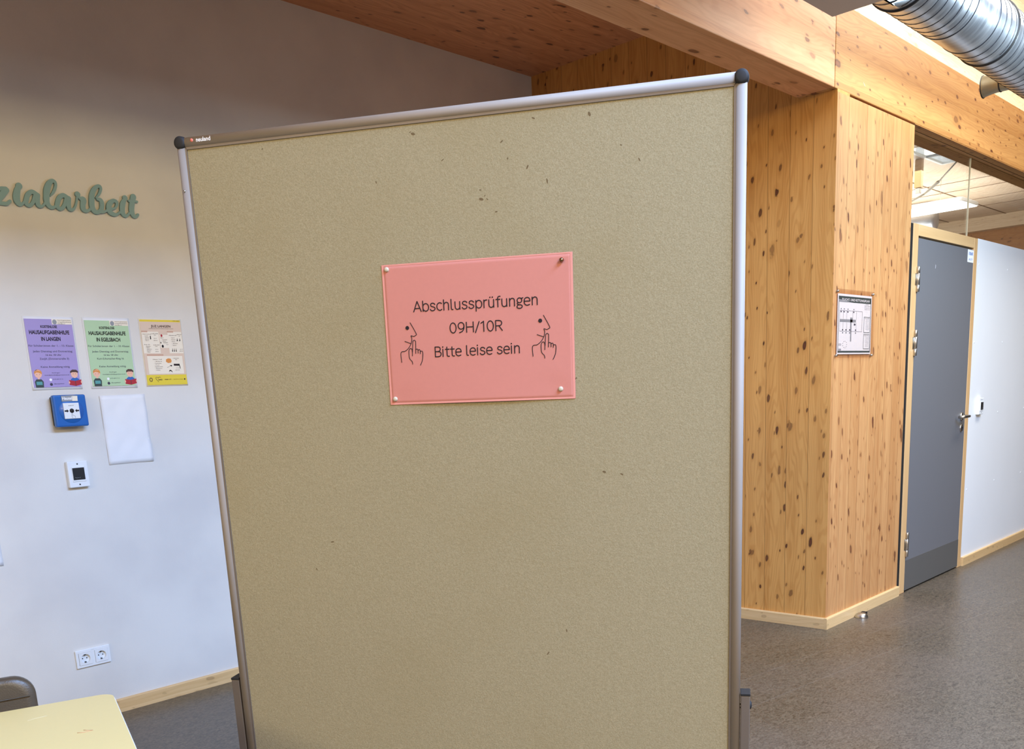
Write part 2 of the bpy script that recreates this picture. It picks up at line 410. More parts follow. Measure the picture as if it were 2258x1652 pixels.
# ---- a plain monoline hand for the exam notice
def arc_(cx, cz, rx, rz, a0, a1, n=12): return [(cx+rx*math.cos(R(a0+(a1-a0)*i/n)), cz+rz*math.sin(R(a0+(a1-a0)*i/n))) for i in range(n+1)]
_b = arc_(.29, .37, .235, .37, 0, 360, 16); _v = lambda x, a, b: [(x, a), (x, b)]
_arch = [(.06, .40), (.09, .58), (.17, .70), (.28, .74), (.39, .68), (.44, .54), (.44, .40)]
GLY = {'A': ([[(.0, 0), (.31, 1)], [(.31, 1), (.62, 0)], [(.10, .31), (.52, .31)]], .66), 'b': ([_v(.06, 0, 1), _b], .58),
 's': ([[(.41, .60), (.34, .70), (.23, .74), (.11, .70), (.06, .57), (.12, .44), (.23, .39), (.35, .33), (.41, .20), (.35, .06), (.21, 0), (.09, .04), (.02, .15)]], .48),
 'c': ([arc_(.27, .37, .24, .37, 50, 310, 14)], .48), 'h': ([_v(.06, 0, 1), _arch, _v(.44, .42, 0)], .55),
 'l': ([_v(.06, 1, .2), [(.06, .2), (.065, .08), (.10, .02), (.19, 0)]], .26),
 'u': ([_v(.06, .74, .3), [(.06, .32), (.08, .14), (.16, .02), (.26, 0), (.36, .05), (.42, .16), (.44, .32)], _v(.44, .74, 0)], .55),
 'p': ([_v(.06, -.28, .74), _b], .58), 'r': ([_v(.06, 0, .74), [(.06, .42), (.10, .62), (.18, .72), (.30, .73)]], .34),
 'f': ([_v(.16, 0, .8), [(.16, .78), (.18, .92), (.25, 1.0), (.36, 1.0)], [(.02, .72), (.34, .72)]], .37),
 'n': ([_v(.06, 0, .74), _arch, _v(.44, .42, 0)], .55),
 'g': ([arc_(.23, .51, .18, .23, 0, 360, 14), [(.36, .68), (.50, .73)], [(.12, .32), (.05, .24), (.09, .13), (.20, .09), (.34, .06), (.43, -.04), (.40, -.18), (.25, -.26), (.08, -.22), (.02, -.11), (.06, .0), (.13, .09)]], .51),
 'e': ([[(.03, .39), (.48, .39)], [(.48, .39), (.46, .57), (.38, .70), (.26, .74), (.13, .69), (.05, .56), (.03, .37), (.05, .18), (.14, .04), (.28, 0), (.44, .06)]], .54),
 '0': ([arc_(.29, .5, .24, .5, 0, 360, 20)], .60), '9': ([arc_(.28, .67, .23, .33, 0, 360, 16), [(.51, .66), (.50, .44), (.43, .22), (.31, .08), (.14, .0)]], .59),
 'H': ([_v(.06, 0, 1), _v(.60, 0, 1), [(.06, .52), (.60, .52)]], .70), '/': ([[(.0, -.08), (.32, 1.0)]], .36),
 '1': ([[(.04, .82), (.25, 1)], _v(.25, 1, 0)], .42), 'R': ([_v(.06, 0, 1), [(.06, 1), (.30, 1)], [(.30, 1), (.45, .95), (.52, .82), (.52, .67), (.45, .53), (.30, .48)], [(.30, .48), (.06, .48)], [(.30, .48), (.56, 0)]], .60),
 'B': ([_v(.06, 0, 1), [(.06, 1), (.31, 1)], [(.31, 1), (.44, .95), (.49, .84), (.49, .70), (.43, .58), (.31, .53)], [(.31, .53), (.06, .53)], [(.31, .53), (.47, .47), (.54, .35), (.54, .20), (.47, .06), (.31, 0)], [(.31, 0), (.06, 0)]], .60),
 'i': ([_v(.06, 0, .74), _v(.06, .965, .97)], .20), 't': ([_v(.15, .94, .2), [(.15, .22), (.16, .08), (.22, .01), (.34, 0)], [(.02, .72), (.34, .72)]], .38), ' ': ([], .24)}
GLY['\u00fc'] = (GLY['u'][0]+[_v(.16, .965, .97), _v(.35, .965, .97)], .55)
def pen_text(txt, x0, x1, zb, cap, hw):
    adv = 0; segs = []
    for chx in txt:
        st, w_ = GLY[chx]
        for q_ in st: segs.append([(adv+a, b) for a, b in q_])
        adv += w_+.055
    adv -= .1; sx = (x1-x0)/adv; mb = MB()
    for q_ in segs: mb.stroke([(x0+a*sx, zb+b*cap, hw*(1.35 if len(q_) == 2 and abs(q_[0][1]-q_[1][1]) < .01 and abs(q_[0][0]-q_[1][0]) < .01 else 1)) for a, b in q_], -.0001, 0)
    return mb
LETTERS=[[[(1.5432,2.2485,0.0073),(1.5594,2.252,0.0078),(1.5751,2.2521,0.0088)],[(1.5769,2.248,0.0103),(1.5582,2.2291,0.0118),(1.5404,2.2079,0.0102)],[(1.5339,2.1976,0.0068),(1.553,2.196,0.0074),(1.57,2.1965,0.0069),(1.5839,2.2072,0.0059)]],[[(1.628,2.2695,0.0128),(1.628,2.2693,0.0128)],[(1.6268,2.2694,0.0086),(1.6181,2.2502,0.0119),(1.6116,2.2276,0.0134),(1.6119,2.2106,0.0124),(1.6196,2.1992,0.0085),(1.6313,2.2028,0.0055),(1.6401,2.2111,0.0045)]],[[(1.6918,2.2448,0.009),(1.6754,2.2529,0.0085),(1.6585,2.2412,0.009),(1.6492,2.2218,0.0095),(1.6456,2.2067,0.0085),(1.6543,2.1978,0.007),(1.6666,2.204,0.007),(1.6779,2.2199,0.0075),(1.6874,2.2407,0.0085)],[(1.6959,2.2416,0.0095),(1.6916,2.2189,0.0096),(1.6935,2.203,0.0086),(1.7026,2.199,0.0061),(1.7138,2.2051,0.0046),(1.7216,2.2146,0.0046)]],[[(1.7484,2.246,0.0025),(1.764,2.264,0.0056),(1.7745,2.2851,0.0056),(1.7747,2.3,0.0061),(1.7638,2.305,0.0076),(1.7489,2.2921,0.0106),(1.7376,2.2685,0.0127),(1.7319,2.243,0.0121),(1.7293,2.2228,0.0111),(1.7345,2.2059,0.0091),(1.7464,2.1991,0.0071),(1.7588,2.2034,0.0051),(1.7666,2.2117,0.0046)]],[[(1.8176,2.2447,0.0092),(1.8003,2.2529,0.0087),(1.7828,2.241,0.0092),(1.7732,2.2212,0.0097),(1.7698,2.207,0.0087),(1.7788,2.1973,0.0072),(1.7916,2.2036,0.0072),(1.8032,2.2192,0.0077),(1.813,2.2404,0.0087)],[(1.8217,2.2421,0.0097),(1.8173,2.2194,0.0098),(1.8185,2.203,0.0087),(1.8279,2.1981,0.0062),(1.8399,2.2064,0.0047),(1.8512,2.2279,0.0041),(1.8579,2.2515,0.0041)]],[[(1.8618,2.2634,0.0114),(1.8621,2.2632,0.0114)],[(1.8653,2.26,0.0057),(1.8691,2.2489,0.0062),(1.8833,2.244,0.0119),(1.8792,2.2257,0.0109),(1.8779,2.2077,0.0104),(1.8876,2.1996,0.0073),(1.9005,2.2035,0.0052),(1.9102,2.2134,0.0047)]],[[(1.9387,2.2576,0.0026),(1.9551,2.2749,0.0053),(1.9649,2.294,0.0058),(1.9624,2.3053,0.0068),(1.9512,2.3048,0.0073),(1.9353,2.2907,0.0094),(1.9238,2.2689,0.011),(1.919,2.2452,0.0115),(1.9169,2.2219,0.0115),(1.9226,2.2044,0.0105),(1.9371,2.1993,0.0084),(1.954,2.21,0.0089),(1.9613,2.2315,0.0095),(1.9584,2.2494,0.0084),(1.945,2.2531,0.0058)],[(1.9458,2.2014,0.0058),(1.9627,2.2026,0.0053),(1.9778,2.2098,0.0048)]],[[(2.0003,2.2185,0.0059),(2.0167,2.2241,0.0043),(2.0273,2.2383,0.0059),(2.0276,2.2501,0.0074),(2.0139,2.2539,0.0079),(1.9963,2.2403,0.0106),(1.9894,2.2213,0.0111),(1.994,2.2048,0.0106),(2.01,2.1972,0.008),(2.0246,2.1999,0.0053),(2.0374,2.209,0.0048)]],[[(2.0688,2.271,0.0112),(2.069,2.2707,0.0112)],[(2.0654,2.2632,0.008),(2.0557,2.2464,0.0113),(2.0498,2.2247,0.0113),(2.05,2.2063,0.0102),(2.0587,2.1965,0.0075),(2.0692,2.1988,0.0054),(2.0794,2.2091,0.0049)]],[[(2.1078,2.2796,0.0124),(2.1015,2.2617,0.0118),(2.0942,2.2371,0.0119),(2.092,2.2156,0.0113),(2.0997,2.1977,0.0076),(2.1119,2.2002,0.0065),(2.1187,2.207,0.0054)],[(2.0853,2.2606,0.0048),(2.1029,2.2614,0.0048),(2.1219,2.2607,0.0049)]]]
FACE=[[(0.0581,0.1742),(0.0705,0.151),(0.069,0.1472),(0.0641,0.1451),(0.0584,0.1469),(0.0597,0.142),(0.0593,0.1357),(0.0569,0.1292),(0.0512,0.1211),(0.0426,0.1148),(0.0327,0.1119),(0.0331,0.0914)],[(0.0434,0.1355),(0.0564,0.1306)],[(0.059,0.1041),(0.0593,0.1141),(0.058,0.1188),(0.0552,0.1201),(0.052,0.1169),(0.0511,0.1094),(0.0522,0.0985),(0.0575,0.0921),(0.0584,0.0865)],[(0.0597,0.1124),(0.0616,0.1326),(0.0633,0.1364),(0.0654,0.1371),(0.0674,0.1354),(0.0681,0.132),(0.067,0.1091)],[(0.0677,0.1174),(0.0703,0.1183),(0.0724,0.1165),(0.0726,0.1093)],[(0.0729,0.1155),(0.0757,0.1167),(0.0775,0.1146),(0.0773,0.1079)],[(0.0776,0.1124),(0.0813,0.1134),(0.0832,0.1105),(0.083,0.103),(0.0812,0.0931),(0.0764,0.0835)]]

# ================================================================ the setting
YC, YW, XC = 2.227, 4.215, 4.806          # corridor wall face, recess back wall face, recess side wall face
ZB, ZN = 2.727, 3.268                     # beam underside, recess ceiling
struct('floor', MB().box(-5, 18, -6, 10, -.15, 0), M_floor, label='grey brown marbled linoleum floor')
struct('wall_back', MB().box(-5, XC, YW, YW+.12, 0, ZN), M_wall, label='white papered back wall of the recess')
struct('wall_side', MB().box(XC, XC+.14, YC+.0006, YW, 0, ZN), M_wood_side, label='knotty ochre spruce side wall of the recess')
struct('wall_pier', MB().box(XC+.0005, 5.797, YC, YC+.1, 0, ZB-.012), M_wood_v, label='pale knotty spruce wall piece beside the grey door')
struct('ceiling_recess', MB().box(-5, XC, YC+.2, YW+.1, ZN, ZN+.12), M_ceil, label='knotty wooden ceiling over the recess')
struct('wall_upper', MB().box(-5, 18, YC+.012, YC+.2, 3.108, 4.3), M_lit_x, label='wooden wall face above the beam, paled as if strongly lit')
# skirting
def skirt(name, prof_len, mat, m):
    """profile with a small rounded top edge, running along local x, back on y=0, face to -y"""
    mb = MB(); t, h, n = .017, .062, 4
    pr = [(0, 0), (-t, 0), (-t, h-.006)]+[(-t+.006-.006*math.cos(q*math.pi/8), h-.006+.006*math.sin(q*math.pi/8)) for q in range(1, 5)]+[(0, h)]
    k = len(pr); x0, x1 = prof_len
    vs = [(x0, y, z) for y, z in pr]+[(x1, y, z) for y, z in pr]
    mb.add(vs, [list(range(k)), list(range(2*k-1, k-1, -1))]+[(i, (i+1) % k, (i+1) % k+k, i+k) for i in range(k)])
    o = struct(name, mb, m); o.matrix_world = mat; return o
skirt('baseboard_back', (-5, XC), Matrix.Translation((0, YW, 0)), M_base)
skirt('baseboard_pier', (XC-.017, 5.80), Matrix.Translation((0, YC, 0)), M_base)
skirt('baseboard_right', (6.955, 14), Matrix.Translation((0, YC, 0)), M_base)
mb = MB()
pr = [(0, 0), (-.017, 0), (-.017, .056), (-.0155, .060), (-.011, .062), (0, .062)]
vs = [(XC+a+.0004, y, z) for y in (YC, YW-.0) for a, z in pr]
mb.add(vs, [list(range(6)), list(range(11, 5, -1))]+[(i, (i+1) % 6, (i+1) % 6+6, i+6) for i in range(6)])
struct('baseboard_side', mb, M_base_y)
# hall shell behind the camera
struct('wall_hall_left', MB().box(-5.1, -5, -6, YW, 0, 4.3), M_hall)
mb = MB().box(-5, 18, -6.1, -6, 0, 4.3)
struct('wall_hall_front', mb, M_hall)
struct('wall_hall_right', MB().box(17.9, 18, -6, 10, 0, 4.3), M_hall)
mb = MB(); mb.box(-5, 18, -6, -2.6, 4.2, 4.3).box(-5, .3, -2.6, YC+.2, 4.2, 4.3).box(9.2, 18, -2.6, YC+.2, 4.2, 4.3).box(.3, 9.2, -.6, .4, 4.2, 4.3).box(.3, 9.2, 1.4, YC+.2, 4.2, 4.3).box(3.9, 9.2, -2.6, -.6, 4.2, 4.3).box(.3, 3.9, .4, 1.4, 4.2, 4.3)
struct('ceiling', mb, M_hallc, label='wooden hall ceiling with skylight openings')

# door and white partition
YP = YC
mb = MB().box(6.958, 14, YP, YP+.09, 0, 2.205)
wr = struct('wall_right', mb, M_panel, label='smooth white partition wall')
for i, (x, z) in enumerate([(7.0, 2.045), (7.612, 2.043), (6.99, 1.541), (7.592, 1.544), (7.585, 1.049), (8.219, 1.05), (6.997, .539), (7.598, .547), (8.25, .545), (8.22, 1.546), (8.24, 2.04)]):
    MB().lathe([(0, .0025), (.006, .002), (.009, 0)], (x, YP, z), (0, -1, 0), 12).build('screw_cap', M_white, wr)
dr = thing('door_1', 'grey door leaf in a pale wooden frame', None, (5.835, YP, 0), kind='structure')
fx0, fx1, ztop = 0, 1.108, 2.202      # frame outer, local x
lx0, lx1, lz = .077, 1.038, 2.126
MB().rbox(fx0, lx0, -.004, .10, 0, ztop, .003).build('door_jamb', M_frame_v, dr)
MB().rbox(lx1+.006, fx1, -.004, .10, 0, ztop-.0, .003).build('door_jamb', M_frame_v, dr)
MB().rbox(lx0, lx1+.006, -.0035, .10, lz+.012, ztop, .002).build('door_head', M_frame_h, dr)
MB().box(lx0, lx1+.006, .03, .06, 0, lz+.012).build('door_rebate', M_void, dr)
lf = MB().box(lx0+.004, lx1, -.003, .028, .012, lz).build('door_leaf', M_door, dr)
MB().box(lx0+.004, lx1, -.0045, -.003, .012, .205).build('kick_plate', M_kick, dr)['label'] = 'darker grey kick plate along the door foot'
for z0, z1 in ((1.822, 1.965), (1.455, 1.605), (.232, .385)):
    mb = MB(); r_ = .0105; L = z1-z0
    for a, b, rr_ in ((0, .27, r_*.92), (.275, .73, r_), (.735, 1, r_*.92)):
        mb.lathe([(0, a*L), (rr_*.8, a*L), (rr_, a*L+.002), (rr_, b*L-.002), (rr_*.8, b*L), (0, b*L)], (lx0-.004, -.012, z0), (0, 0, 1), 16)
    mb.box(lx0-.03, lx0-.004, -.006, -.003, z0+.27*L, z0+.73*L)
    mb.box(lx0-.004, lx0+.012, -.006, -.002, z0, z0+.26*L).box(lx0-.004, lx0+.012, -.006, -.002, z0+.74*L, z1)
    mb.build('hinge', M_steel, dr)
mb = MB(); hx, hz = .965, 1.056
mb.lathe([(0, .010), (.024, .010), (.026, .008), (.026, 0)], (hx, -.003, hz), (0, -1, 0), 28)
h = mb.build('handle_rose', M_steel, dr)
pts = [(hx, -.012, hz), (hx, -.035, hz), (hx-.002, -.05, hz), (hx-.012, -.060, hz), (hx-.03, -.063, hz), (hx-.11, -.063, hz-.001), (hx-.122, -.060, hz-.001), (hx-.128, -.050, hz-.001), (hx-.128, -.03, hz-.001)]
pts = [(2*hx-a, b, c) for a, b, c in pts] if False else pts
MB().tube(pts, .0095, 12).build('door_handle', M_steel, dr)
mb = MB().lathe([(0, .008), (.022, .008), (.024, .006), (.024, 0)], (hx+.005, -.003, .978), (0, -1, 0), 28)
k_ = mb.build('lock_rose', M_steel, dr)
MB().lathe([(0, .011), (.0075, .011), (.0075, .007)], (hx+.005, -.003, .984), (0, -1, 0), 14).box(hx+.0015, hx+.0085, -.014, -.011, .958, .984).build('keyhole', M_black, k_)
MB().prism([(.366, 1.995), (.372, 1.99), (.369, 1.975), (.364, 1.97), (.367, 1.985)], -.0036, -.003).build('scuff_mark', M_scuff, dr)
# flush black strip in the joint between the pier and the door frame
struct('trim_1', MB().box(5.797, 5.835, YC+.001, YC+.09, 0, 2.2), M_void, label='dark flush strip in the joint between wood wall and door frame')
pj = MB().box(5.797, 5.835, YC+.09, YC+.1, 2.2, 2.72)
struct('trim_2', pj, M_frame_v)

# glazing above the door
win = thing('window_1', 'frameless glass strip above the door and white wall', None, (5.8, YC+.093, 2.205), kind='structure')
for a, b in ((0, 1.218), (1.222, 4.2), (4.204, 8.2)):
    MB().box(a, b, 0, .008, -.003, ZB-2.205).build('glass_pane', M_glass, win)
for a in (1.218, 4.2): MB().box(a, a+.004, -.001, .009, 0, ZB-2.205).build('glass_joint', plain('silicone_joint', S(226, 206, 170), .4), win)

# ---------------------------------------------------------------- timber beams
b1 = thing('timber_beam', 'reddish glulam beam over the open recess, left of the beam joint', 'beam', (-5, YC, ZB), 'glulam beams over the wall line')
MB().rbox(0, 9.772, 0, .2, 0, .385, .004).build('beam_body', M_beam_warm, b1)
b2 = thing('timber_beam', 'golden glulam beam right of the joint, above the pale pier and glass', 'beam', (4.776, YC, ZB), 'glulam beams over the wall line')
MB().rbox(0, 10, 0, .2, 0, .385, .004).build('beam_body', M_beam, b2)
mb = MB().box(1.03, 10, .062, .064, -.0015, .0)
mb.build('soffit_groove', M_void, b2)
MB().box(1.03, 10, .002, .010, -.003, 0).build('sealing_strip', M_beam, b2)
MB().prism([(.318, .083), (.326, .080), (.346, .066), (.34, .067)], -.001, .0).build('splinter_mark', M_cream, b2)

# ---------------------------------------------------------------- bulkhead and duct
bk = thing('duct_bulkhead', 'grey painted boxed casing in front of the beam, duct entering its end', 'duct casing', (2.2, 1.40, 2.822))
MB().rbox(0, 1.962, 0, .56, 0, .38, .003).build('casing', M_plaster, bk)
DY, DZ, DR = 1.75, 2.98, .145
dt = thing('ventilation_duct', 'large round galvanised spiral duct under the ceiling', 'air duct', (4.163, DY, DZ))
L = 7.0
prof = [(0, 0), (DR, 0)]
mb = MB()
mb.lathe([(DR-.004, -.0), (DR, 0), (DR, .0)]+[(DR, i*.25) for i in range(1, 29)], (0, 0, 0), (1, 0, 0), 72)
mb.build('duct_pipe', M_duct, dt)
mb = MB(); hp = []
def helix(x0, x1, pitch_, ph=0, r=.0022):
    n = int((x1-x0)/pitch_*40); pts = []
    for i in range(n+1):
        x = x0+(x1-x0)*i/n; q = ph+2*math.pi*(x-x0)/pitch_
        pts.append((x, (DR+.0004)*math.cos(q), (DR+.0004)*math.sin(q)))
    return MB().tube(pts, r, 6)
for a, b in ((.03, .16), (.21, .66), (1.04, 1.24), (1.31, 2.7), (3.05, 6.9)):
    helix(a, b, .075 if a < 3 else .1).build('spiral_seam', M_seam, dt)
for x in (.70, .99):
    MB().lathe([(DR, 0), (DR+.003, .001), (DR+.003, .005), (DR, .006)], (x, 0, 0), (1, 0, 0), 72).build('sleeve_edge', M_seam, dt)
for x in (.18, 1.26, 2.78):
    MB().lathe([(DR, 0), (DR+.006, .002), (DR+.007, .008), (DR+.006, .014), (DR, .016)], (x, 0, 0), (1, 0, 0), 72).build('joint_ring', M_rubber, dt)
    MB().lathe([(DR, 0), (DR+.003, .002), (DR+.003, .010), (DR, .012)], (x+.018, 0, 0), (1, 0, 0), 72).build('sleeve_edge', M_duct, dt)
# wire tie on the ring
MB().tube([(1.262, -DR-.004, .03), (1.267, -DR-.02, .034), (1.287, -DR-.03, .036)], .002, 6).tube([(1.262, -DR-.004, .022), (1.267, -DR-.02, .018), (1.287, -DR-.03, .022)], .002, 6).tube([(1.272, -DR-.02, .016), (1.272, -DR-.024, .06)], .0015, 6).build('wire_tie', M_steel, dt)
sp = MB()
SX, SZ = 2.10, -.032
sp.lathe([(.047, .05), (.047, .20), (.049, .225), (.055, .262), (.058, .272), (.056, .274), (.050, .262), (.046, .23), (.0, .23)], (SX, 0, SZ), (0, 1, 0), 40)
s_ = sp.build('outlet_spigot', M_zinc, dt)
MB().lathe([(.058, 0), (.061, .001), (.061, .004), (.058, .005)], (SX, .271, SZ), (0, 1, 0), 40).build('spigot_rim', M_seam, s_)
MB().lathe([(.0475, 0), (.050, .002), (.050, .006), (.0475, .008)], (SX, .175, SZ), (0, 1, 0), 40).build('spigot_seam', M_seam, s_)
for x in (.45, 3.4, 6.2):   # hangers up to the hall ceiling
    MB().lathe([(DR+.001, 0), (DR+.004, 0), (DR+.004, .03), (DR+.001, .03)], (x, 0, 0), (1, 0, 0), 64).tube([(x+.015, 0, DR), (x+.015, 0, 1.22)], .005, 8).build('hanger', M_steel, dt) if x > 3 else None

# ================================================================ room behind the glass
struct('ceiling_room', (lambda m: (m.box(6.0, 9.0, YC+.2, 9.5, 3.3, 3.315), m.box(9.95, 13.65, YC+.2, 9.5, 3.3, 3.315), m.box(9.0, 9.95, 3.56, 9.5, 3.3, 3.315), m)[-1])(MB()), M_pale_y, label='pale boarded ceiling of the room behind the glass')
mb = MB()
for x in (10.95, 11.46, 12.2, 12.75): mb.box(x, x+.010, YC+.2, 9.5, 3.2965, 3.30)
for y in (4.05, 4.745, 5.6): mb.box(9.95, 13.65, y, y+.014, 3.296, 3.30)
struct('trim_3', mb, plain('joint_shadow', S(120, 92, 66), .8), label='panel joints of the room ceiling')
struct('wall_room_back', MB().box(13.80, 13.92, YC+.2, 9.5, 0, 3.2), M_dkwood, label='brown wooden wall far behind the glass')
struct('wall_room_left', MB().box(5.9, 14, 9.5, 9.6, 0, 3.4), M_hall)
bm_ = thing('room_beam', 'pale downstand beam across the room behind the glass', 'beam', (13.65, YC+.2, 3.137))
MB().rbox(0, .25, 0, 7.0, 0, .165, .004).build('beam_body', M_pale_z, bm_)
MB().box(.15, .16, 1.12, 1.19, -1.2, 0).build('wall_post', M_dkwood, bm_) if False else None
sk = thing('window_2', 'bright roof window in the room ceiling behind the glass', None, (9.0, 2.43, 3.3), kind='structure')
MB().box(0, .95, 0, 1.13, .006, .010).build('glass_pane', M_glass, sk)
MB().box(.0, .03, 0, 1.13, -.004, .016).box(.92, .95, 0, 1.13, -.004, .016).box(.03, .92, 1.105, 1.13, -.004, .016).box(.03, .92, 0, .03, -.004, .016).build('window_frame', M_white, sk)
MB().box(.50, .53, .03, 1.105, -.002, .016).build('glazing_bar', M_greyp, sk)
lp = thing('ceiling_lamp', 'long white pendant luminaire glowing behind the glass', 'lamp', (10.30, 3.47, 3.0))
def rr(x0, x1, y0, y1, r, n=5):
    P = []
    for cx, cy, a in ((x1-r, y1-r, 0), (x0+r, y1-r, 90), (x0+r, y0+r, 180), (x1-r, y0+r, 270)):
        for i in range(n+1): q = R(a+90*i/n); P.append((cx+r*math.cos(q), cy+r*math.sin(q)))
    return P
MB().slab(rr(0, .52, 0, 1.5, .04), 0.004, .04, r=.004).build('lamp_housing', M_white, lp)
MB().slab(rr(.01, .51, .01, 1.49, .035), 0, .004).build('diffuser', M_lamp, lp)
for y in (.3, 1.2): MB().tube([(.26, y, .04), (.26, y, .3)], .002, 6).build('suspension_wire', M_steel, lp)
pt = thing('roof_post', 'pale wooden hanger post under the roof window', 'post', (9.50, 3.575, 3.05))
MB().rbox(0, .06, 0, .06, 0, .249, .004).build('post_body', M_frame_v, pt)
MB().rbox(.01, .05, .01, .05, -.05, 0, .003).build('post_foot', M_steel, pt)
rd = thing('tension_rod', 'grey steel brace rod with a turnbuckle beneath the room ceiling', 'brace', (0, 0, 0))
MB().tube([(9.9, 3.40, 3.29), (10.2, 3.66, 3.20)], .007, 8).build('rod', M_rodm, rd)
MB().tube([(10.2, 3.66, 3.20), (10.22, 3.68, 3.196), (10.36, 3.82, 3.16), (10.42, 3.88, 3.145)], [.010, .016, .013, .007], 10).build('turnbuckle', M_rodm, rd)
MB().tube([(10.42, 3.88, 3.145), (10.60, 4.15, 3.10)], .010, 8).build('clevis', M_rodm, rd)
rdz = thing('room_air_duct', 'round silver duct above the pendant lamp in the glazed room', 'air duct', (11.9, 4.3, 3.12))
MB().lathe([(0, 0), (.14, 0), (.14, 2.6)], (0, 0, 0), (0, 1, 0), 40).build('duct_pipe', M_duct, rdz)
MB().lathe([(.14, 0), (.146, .004), (.146, .016), (.14, .02)], (0, .25, 0), (0, 1, 0), 40).build('joint_ring', M_seam, rdz)

# ================================================================ on the white back wall
def on_wall(x, z, y=YW): return (x, y, z)
# --- script lettering (cut wood)
lw_ = thing('wall_lettering', 'sage green cut-out script letters on the white back wall', 'lettering', on_wall(1.5, 2.19))
for st in LETTERS:
    mb = MB(); mb.stag = 1.5e-5; mb.last = -.0115
    for s1 in st: mb.stroke([(x-1.5, z-2.19, h) for x, z, h in s1], mb.last, -.0035)
    nm = mb.build('letter', M_sage, lw_)

def sheet(name, label, cat, x0, x1, z0, z1, mat, tilt=0, group=None, y=YW, curl=.002, t=.0006):
    """a sheet of paper hung on a wall facing -y; origin bottom left"""
    o = thing(name, label, cat, (x0, y, z0), group); o.rotation_euler = (0, R(tilt), 0)
    W, H = x1-x0, z1-z0; nx, nz = 12, 16; vs = []
    def yy(u, v): return -.0015-curl*(.5+.5*math.sin(5*u+3*v+x0*9))*(abs(u-.5)*2)**2*(abs(v-.5)*2)**2
    for j in range(nz+1):
        for i in range(nx+1):
            u, v = i/nx, j/nz; vs.append((u*W, yy(u, v), v*H))
    n = len(vs); vs += [(a, b+t, c) for a, b, c in vs]; fs = []
    q = lambda i, j: j*(nx+1)+i
    for j in range(nz):
        for i in range(nx):
            f = (q(i, j), q(i+1, j), q(i+1, j+1), q(i, j+1)); fs.append(f); fs.append(tuple(n+k for k in reversed(f)))
    for i in range(nx): fs += [(q(i, 0), n+q(i, 0), n+q(i+1, 0), q(i+1, 0)), (q(i, nz), q(i+1, nz), n+q(i+1, nz), n+q(i, nz))]
    for j in range(nz): fs += [(q(0, j), q(0, j+1), n+q(0, j+1), n+q(0, j)), (q(nx, j), n+q(nx, j), n+q(nx, j+1), q(nx, j+1))]
    MB().add(vs, fs, 0, True).build('paper', mat, o)
    return o
YT = -.0045      # print layers float a hair in front of the (slightly curled) sheet
def rect(mb, x0, x1, z0, z1, k=0, mi=0): return mb.add([(x0, YT-k*.0002, z0), (x1, YT-k*.0002, z0), (x1, YT-k*.0002, z1), (x0, YT-k*.0002, z1)], [(0, 1, 2, 3)], mi)
def ell(mb, cx, cz, rx, rz, k=0, mi=0, a0=0, a1=360, n=20):
    P = [(cx+rx*math.cos(R(a0+(a1-a0)*i/n)), YT-k*.0002, cz+rz*math.sin(R(a0+(a1-a0)*i/n))) for i in range(n if a1-a0 == 360 else n+1)]
    return mb.add(P, [list(range(len(P)))], mi)
def poly(mb, P, k=0, mi=0): return mb.add([(x, YT-k*.0002, z) for x, z in P], [list(range(len(P)))], mi)

